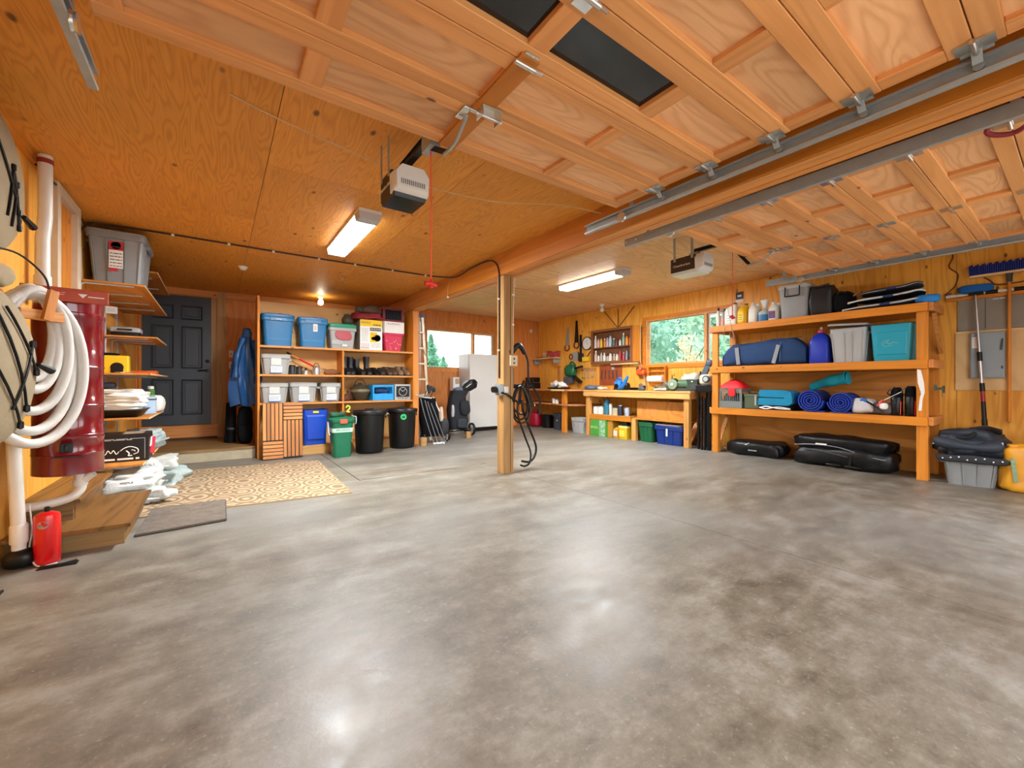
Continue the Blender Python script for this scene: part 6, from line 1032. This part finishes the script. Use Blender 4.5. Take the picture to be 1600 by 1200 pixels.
t = X('plaid_cloth', 'white cloth heap on dark tray on the corner counter', 'cloth', 6.38, 7.1, .935); MB().loft([rr(.24, .12, .04, 0), rr(.28, .15, .05, .035)]).build('tray', BLK, t); MB().soft(.26, .18, .15, .7, .05, 6, fr=11, c=(-.13, 0, .03)).build('cloth', PAPER, t); MB().soft(.22, .18, .13, .7, .05, 7, fr=11, c=(.13, 0, .03)).build('cloth', PAPER, t)
t = X('black_case', 'black power tool case on the corner counter by the back wall', 'case', 6.45, 8.15, .935); B(-.17, .17, -.12, .12, 0, .15).build('case', BLK, t, bev=.01); B(-.16, .16, -.11, .11, .155, .28).build('case', BLK, t, bev=.012); MB().tube(crv([(-.05, -.12, .2), (-.05, -.16, .2), (.05, -.16, .2), (.05, -.12, .2)], 4), .009).build('handle', INK, t); MB().lathe([(.02, -.125), (.02, -.12)], 12, (.06, 0, .08), 'y').build('latch', LGREY, t)
# wall hung tools
WX = XR-.001
t = X('green_chainsaw', 'dark green chainsaw shaped tool hung above the corner counter', 'chainsaw', WX, 7.05, 1.07); CG_ = mat('deep_green_plastic', '#0f5f3c', .35); MB().soft(.34, .2, .30, .75, .01, 4, c=(-.05, -.12, .14)).build('housing', CG_, t); MB().tube(crv([(-.1, -.12, .40), (0, -.13, .50), (.1, -.12, .42)]), .022, 10).build('handle', CG_, t); MB().bar((.05, -.12, .16), (.28, -.12, .02), .06, .1, (0, 1, 0)).build('rear_grip', BLK, t, bev=.01); MB().bar((.1, -.12, .34), (.33, -.12, .38), .05, .06, (0, 1, 0)).build('front_guard', BLK, t, bev=.01); B(-.22, -.02, -.2, -.03, 0, .14).build('base', mat('slate_machine', '#4b5566', .45), t, bev=.01)
t = X('square_tool', 'brown wooden bow clamp hung left of the green chainsaw', 'clamp', WX, 7.62, .98); MB().bar((0, -.03, 0), (0, -.03, .5), .02, .035, (0, 1, 0)).bar((-.14, -.03, .5), (.06, -.03, .5), .03, .03, (0, 1, 0)).build('frame', LUMZ, t); MB().bar((.05, -.03, .46), (.05, -.03, .04), .018, .02, (0, 1, 0)).build('screw', ALU, t)
def saw(lab, y, z, L, w0, w1, m_, lean):
    t = X('hand_saw', lab, 'saw', WX, y, z); MB().prism([(-w0/2, 0), (w0/2, 0), (w1/2+lean, L), (-w1/2+lean, L)], 'y', -.008, -.005).build('blade', m_, t); mb = MB().tube(crv([(-w0*.4, -.015, .0), (-w0*.5, -.015, -.09), (w0*.1, -.015, -.13), (w0*.5, -.015, -.08), (w0*.45, -.015, .0)]), .018, 8); mb.build('handle', DARKW, t); return t
saw('steel hand saw hung point up beside the corner shelf', 7.34, 1.98, .44, .15, .05, GALV, .03); saw('second hand saw with black sheath hung higher on right wall', 7.02, 2.02, .52, .15, .06, BLKM, .0)
t = X('bow_saw', 'short back saw with wooden handle hung left of the clock', 'saw', WX, 7.1, 1.60); B(-.06, .16, -.012, -.008, 0, .2).build('blade', GALV, t); B(.13, .17, -.02, -.004, 0, .2).build('spine', DARKW, t); MB().tube([(-.1+.05*math.cos(k*PI/7), -.015, .1+.06*math.sin(k*PI/7)) for k in range(14)], .016, 8, True).build('handle', DARKW, t)
t = X('long_level', 'long dark level hung upright beside the wall clock', 'level', WX, 6.87, 1.57); MB().bar((0, -.02, .0), (0, -.02, .62), .03, .05, (0, 1, 0)).build('body', BLKM, t); MB().soft(.16, .05, .2, .6, .005, 2, c=(.02, -.03, 0)).build('grip', BLK, t); mb = MB()
for k in range(3): mb.lathe([(.012, -.04), (.012, -.034)], 10, (0, 0, .26+.13*k), 'y')
mb.build('vials', LGREY, t)
t = X('wall_clock', 'round white faced wall clock with black rim beside the cabinet', 'clock', WX, 6.67, 1.975); MB().lathe([(.135, -.02), (.135, -.03), (.152, -.035), (.155, -.02), (.155, 0)], 36, (0, 0, 0), 'y', True, False).build('rim', BLK, t); MB().lathe([(.002, -.026), (.135, -.026), (.135, -.02)], 36, (0, 0, 0), 'y').build('face', mat('clock_face', '#e2e2de', .5), t); MB().bar((0, -.028, 0), (.0, -.028, .08), .006, .003, (0, 1, 0)).bar((0, -.028, 0), (.05, -.028, -.03), .006, .003, (0, 1, 0)).build('hands', GINK, t); mb = MB()
for k in range(12): a_ = k*PI/6; mb.bar((.105*math.sin(a_), -.0275, .105*math.cos(a_)), (.12*math.sin(a_), -.0275, .12*math.cos(a_)), .005, .002, (0, 1, 0))
mb.build('hour_marks', INK, t)
t = X('tool_cabinet', 'open dark wooden cabinet of bottles on the right wall', 'cabinet', WX, 5.90, 1.50); 
B(-.55, .55, -.012, 0, 0, .72).build('back', DARKW, t)
for a in ((-.55, .55, -.10, -.012, 0, .025), (-.55, .55, -.10, -.012, .695, .72), (-.55, -.525, -.10, -.012, .025, .695), (.525, .55, -.10, -.012, .025, .695)): B(*a).build('side', DARKW, t)
B(-.525, .525, -.095, -.012, .325, .345).build('shelf', DARKW, t)
for k, a in enumerate(((-.565, .57, -.112, -.10, .68, .73), (-.565, .57, -.112, -.10, -.01, .04), (-.565, -.51, -.112, -.10, .04, .68), (.51, .57, -.112, -.10, .04, .68))): B(*a).build('frame', mat('red_brown_frame', '#86502a', .5), t)
B(.57, .74, -.11, -.09, -.0, .72).build('door', LUMZ, t); MB().tube([(.75, -.10, .75), (.75, -.10, -.06)], .008, 6).build('door_edge', WIRE, t); B(.0, .7, -.11, -.095, -.05, -.02).build('rail', WIRE, t)
cols = ['#d8d2ca', '#cfa79a', '#e0b21c', '#d9822a', '#b8a0a0', '#a9b4c4', '#3f6a52', '#7a2a2a', '#c7cdd0', '#88a08a', '#d98a2e', '#c96a3a', '#c8a898', '#d6cfc8', '#b9b9a8', '#dcd8cc', '#a8a0a4', '#e2ddd0', '#b59a8a', '#d0cdb8', '#b03040', '#c03a40', '#7f8a9a', '#2a2a30']
nm = ['white', 'pinkish', 'yellow', 'orange', 'mauve', 'pale blue', 'dark green', 'maroon', 'silver', 'sage', 'bright orange', 'rust', 'rosy', 'cream white', 'khaki', 'milk white', 'lilac grey', 'ivory', 'taupe', 'straw', 'red', 'scarlet', 'steel blue', 'black']
rd = random.Random(11)
for i in range(24):
    row, k = divmod(i, 12); x = -.475+k*.086+rd.uniform(-.008, .008); z = .345 if row == 0 else .025; r_ = rd.uniform(.024, .036); h = rd.uniform(.15, .28)
    t = thing('bottle', f'{nm[i]} bottle number {"one two three four five six seven eight nine ten eleven twelve".split()[k]} from left, {"upper" if row == 0 else "lower"} cabinet shelf', 'bottle', (WX-.055, 5.90-x, 1.50+z), RZ, 'bottles in the open wall cabinet'); m_ = mat('bottle_'+cols[i][1:], cols[i], .4, var=.15)
    MB().lathe([(r_, 0), (r_, h*.6), (r_*.6, h*.75), (r_*.4, h*.85)], 14).build('body', m_, t); MB().lathe([(r_*.45, h*.84), (r_*.45, h), (.002, h)], 10).build('cap', INK if i % 3 else WHT, t)
for dx, x0, lab in ((-.38, -.02, 'thin dark stick slanting left above the open wall cabinet'), (.0, 0, 'thin dark upright stick above the open wall cabinet'), (.42, .02, 'thin dark stick slanting right above the open wall cabinet')): solo(MB().bar((x0, -.012, 0), (dx, -.012, .38), .014, .014, (0, 1, 0)), 'wooden_stick', DARKW, lab, 'stick', (WX, 5.78, 2.25), RZ)
solo(B(-.24, .22, -.006, 0, .16, .23), 'wrench_rail', LUMY, 'wooden rail the steel wrenches hang from', 'rail', (WX, 6.62, 1.18), RZ)
for k in range(6): solo(MB().bar((0, -.012, .015), (0, -.012, .185), .014, .006, (0, 1, 0)).lathe([(.008, -.016), (.022, -.016), (.022, -.008), (.008, -.008)], 12, (0, 0, .19), 'y').lathe([(.008, -.016), (.018, -.016), (.018, -.008), (.008, -.008)], 12, (0, 0, .01), 'y'), 'wrench', CHR, f'steel wrench hung on wall, {["first", "second", "third", "fourth", "fifth", "sixth"][k]} from the left of the row', 'wrench', (WX, 6.82-.07*k, 1.18-.01*(k % 2)), RZ, 'wrenches hung behind the workbench')
t = X('pegboard', 'dark red brown board with tools under the wall cabinet', 'board', WX, 6.0, 1.12); B(-.3, .32, -.012, 0, -.1, .34).build('board', wood('red_brown_board', '#a5532c', '#7c3518', 'y', contrast=.5, knots=.1), t)
for k in range(5): MB().bar((-.24+.11*k, -.02, .03), (-.22+.1*k, -.02, .22), .02, .01, (0, 1, 0)).build('peg_tool', INK, t)
MB().lathe([(.03, -.05), (.035, -.01)], 14, (.1, 0, .26), 'y').build('lamp', LGREY, t)
t = X('yellow_sander', 'small yellow boxed tool on wall under the clock', 'tool', WX, 6.68, 1.57); B(-.11, .1, -.06, 0, 0, .1).build('box', YEL, t, bev=.006); MB().bar((.02, -.03, .1), (.12, -.03, .22), .02, .02, (0, 1, 0)).build('arm', mat('red_brown_frame', '#86502a'), t)
t = X('corner_shelf', 'narrow pale wall shelf near the back right corner', 'shelf', WX, 7.97, 1.68); B(-.46, .44, -.24, 0, 0, .022).build('board', PALE, t); B(-.4, -.37, -.2, 0, -.12, 0).build('bracket', GALV, t); B(.33, .36, -.2, 0, -.12, 0).build('bracket', GALV, t)
t = X('red_gloves', 'heap of red and cream things on the narrow corner shelf', 'clutter', WX-.12, 7.80, 1.702); MB().soft(.34, .18, .15, .6, .04, 3, fr=10, c=(.08, 0, 0)).build('red_bundle', mat('dusty_red', '#a83a3a', .8, var=.3), t); MB().soft(.2, .16, .14, .7, .03, 4, c=(-.16, 0, 0)).build('cream_bundle', mat('dusty_cream', '#c4a878', .8, var=.3), t); MB().lathe([(.05, 0), (.05, .04), (.03, .04)], 14, (-.03, -.07, .0)).build('tape_roll', mat('olive_tape', '#6c6a3a'), t)
t = X('garden_tools', 'small dark tools at left end of the narrow corner shelf', 'tools', WX-.12, 8.22, 1.702); MB().bar((-.14, 0, .015), (.1, 0, .02), .03, .03).build('bar', INK, t); MB().bar((-.1, -.05, .012), (.14, -.05, .02), .02, .02).build('bar', DARKW, t); MB().tube([(.16, .02, .0), (.17, .02, .18)], .02, 8).build('bottle', mat('pale_rose', '#c99a88'), t)
# ---------------------------------------------------------------- the post's fittings
t = thing('outlet_box', 'cream electrical outlet on front face of the post', 'outlet', (2.826, 3.949, 1.26)); B(-.05, .05, -.03, 0, 0, .125).build('box', mat('ivory_plastic', '#d9c9a8', .4), t, bev=.004)
for z in (.035, .085): MB().lathe([(.002, -.033), (.012, -.033), (.012, -.03)], 14, (0, 0, z), 'y').build('socket', INK, t)
t = thing('power_outlet', 'grey steel outlet box with plugged black cable on left face of the post', 'outlet', (2.698, 4.0, .92)); B(-.05, 0, -.055, .055, 0, .13).build('box', GALV, t, bev=.003); B(-.056, -.05, -.04, .04, .01, .12).build('cover', GALV, t); MB().lathe([(.035, -.115), (.038, -.07), (.03, -.056)], 18, (0, .01, .065), 'x').build('plug', BLK, t); MB().box(.002, .05, -.075, -.055, .03, .10).build('white_tag', PAPER, t); MB().tube(crv([(-.02, -.06, .02), (.02, -.07, .0), (.03, -.06, .03)]), .012).build('conduit', GALV, t)
t = thing('post_bracket', 'black coil bracket fixed to right side of the post', 'bracket', (2.842, 4.05, 1.02)); B(0, .05, -.04, .04, 0, .22).build('plate', mat('charcoal_plate', '#3c4248', .5), t, bev=.004); MB().tube(crv([(.03, -.02, .02), (.16, -.03, .02), (.2, -.03, .07)]), .012).build('arm', BLKM, t); B(.0, .12, -.05, .05, -.02, .02).build('saddle', BLKM, t)
def loop(cx, cz, rx, rz_, tilt, y): return [(cx+rx*math.cos(a_)*math.cos(tilt)-rz_*math.sin(a_)*math.sin(tilt), y+.02*math.sin(a_*2), cz+rx*math.cos(a_)*math.sin(tilt)+rz_*math.sin(a_)*math.cos(tilt)) for a_ in [PI/2+2*PI*k/20 for k in range(20)]]
path = [(2.66, 3.93, .95), (2.74, 3.925, .92), (2.85, 3.93, .86), (2.93, 3.95, .82)]+loop(2.98, .82, .10, .20, .0, 4.0)+loop(3.02, .86, .13, .18, .1, 4.03)+loop(2.96, .80, .13, .22, .12, 3.97)+[(2.96, 3.97, 1.0), (2.93, 3.96, .9), (2.90, 3.95, .7), (3.02, 3.97, .42), (3.13, 4.0, .22), (3.12, 4.0, .09), (3.05, 4.0, .05), (2.98, 4.0, .07)]
t = thing('charging_cable', 'thick black cable coiled on right side of the post', 'cable', (0, 0, 0)); MB().tube(crv(path, 5), .012, 8).build('cable', BLK, t)
MB().tube(crv([(3.0, 4.0, .86), (3.02, 4.0, .72), (3.13, 4.02, .5), (3.24, 4.03, .28), (3.22, 4.03, .15), (3.14, 4.03, .09), (3.02, 4.03, .11)], 6), .014, 8).tube(crv([(2.90, 4.03, 1.50), (3.0, 4.02, 1.48), (3.1, 4.02, 1.35), (3.12, 4.02, 1.1), (3.2, 4.03, 1.0), (3.3, 4.03, .85), (3.3, 4.03, .66)], 6), .013, 8).tube(crv([(3.1, 4.02, 1.05), (3.14, 4.02, .9), (3.2, 4.02, .78), (3.22, 4.02, .80)], 6), .01, 8).build('cable_loops', BLK, t)
MB().tube(crv([(2.86, 4.03, 1.42), (2.95, 4.0, 1.52), (3.04, 4.0, 1.42)]), lambda q: .035-.01*q, 12).build('charging_handle', BLK, t); MB().lathe([(.01, 0), (.012, .03)], 10, (3.21, 4.02, .77)).build('cable_end', CHR, t)
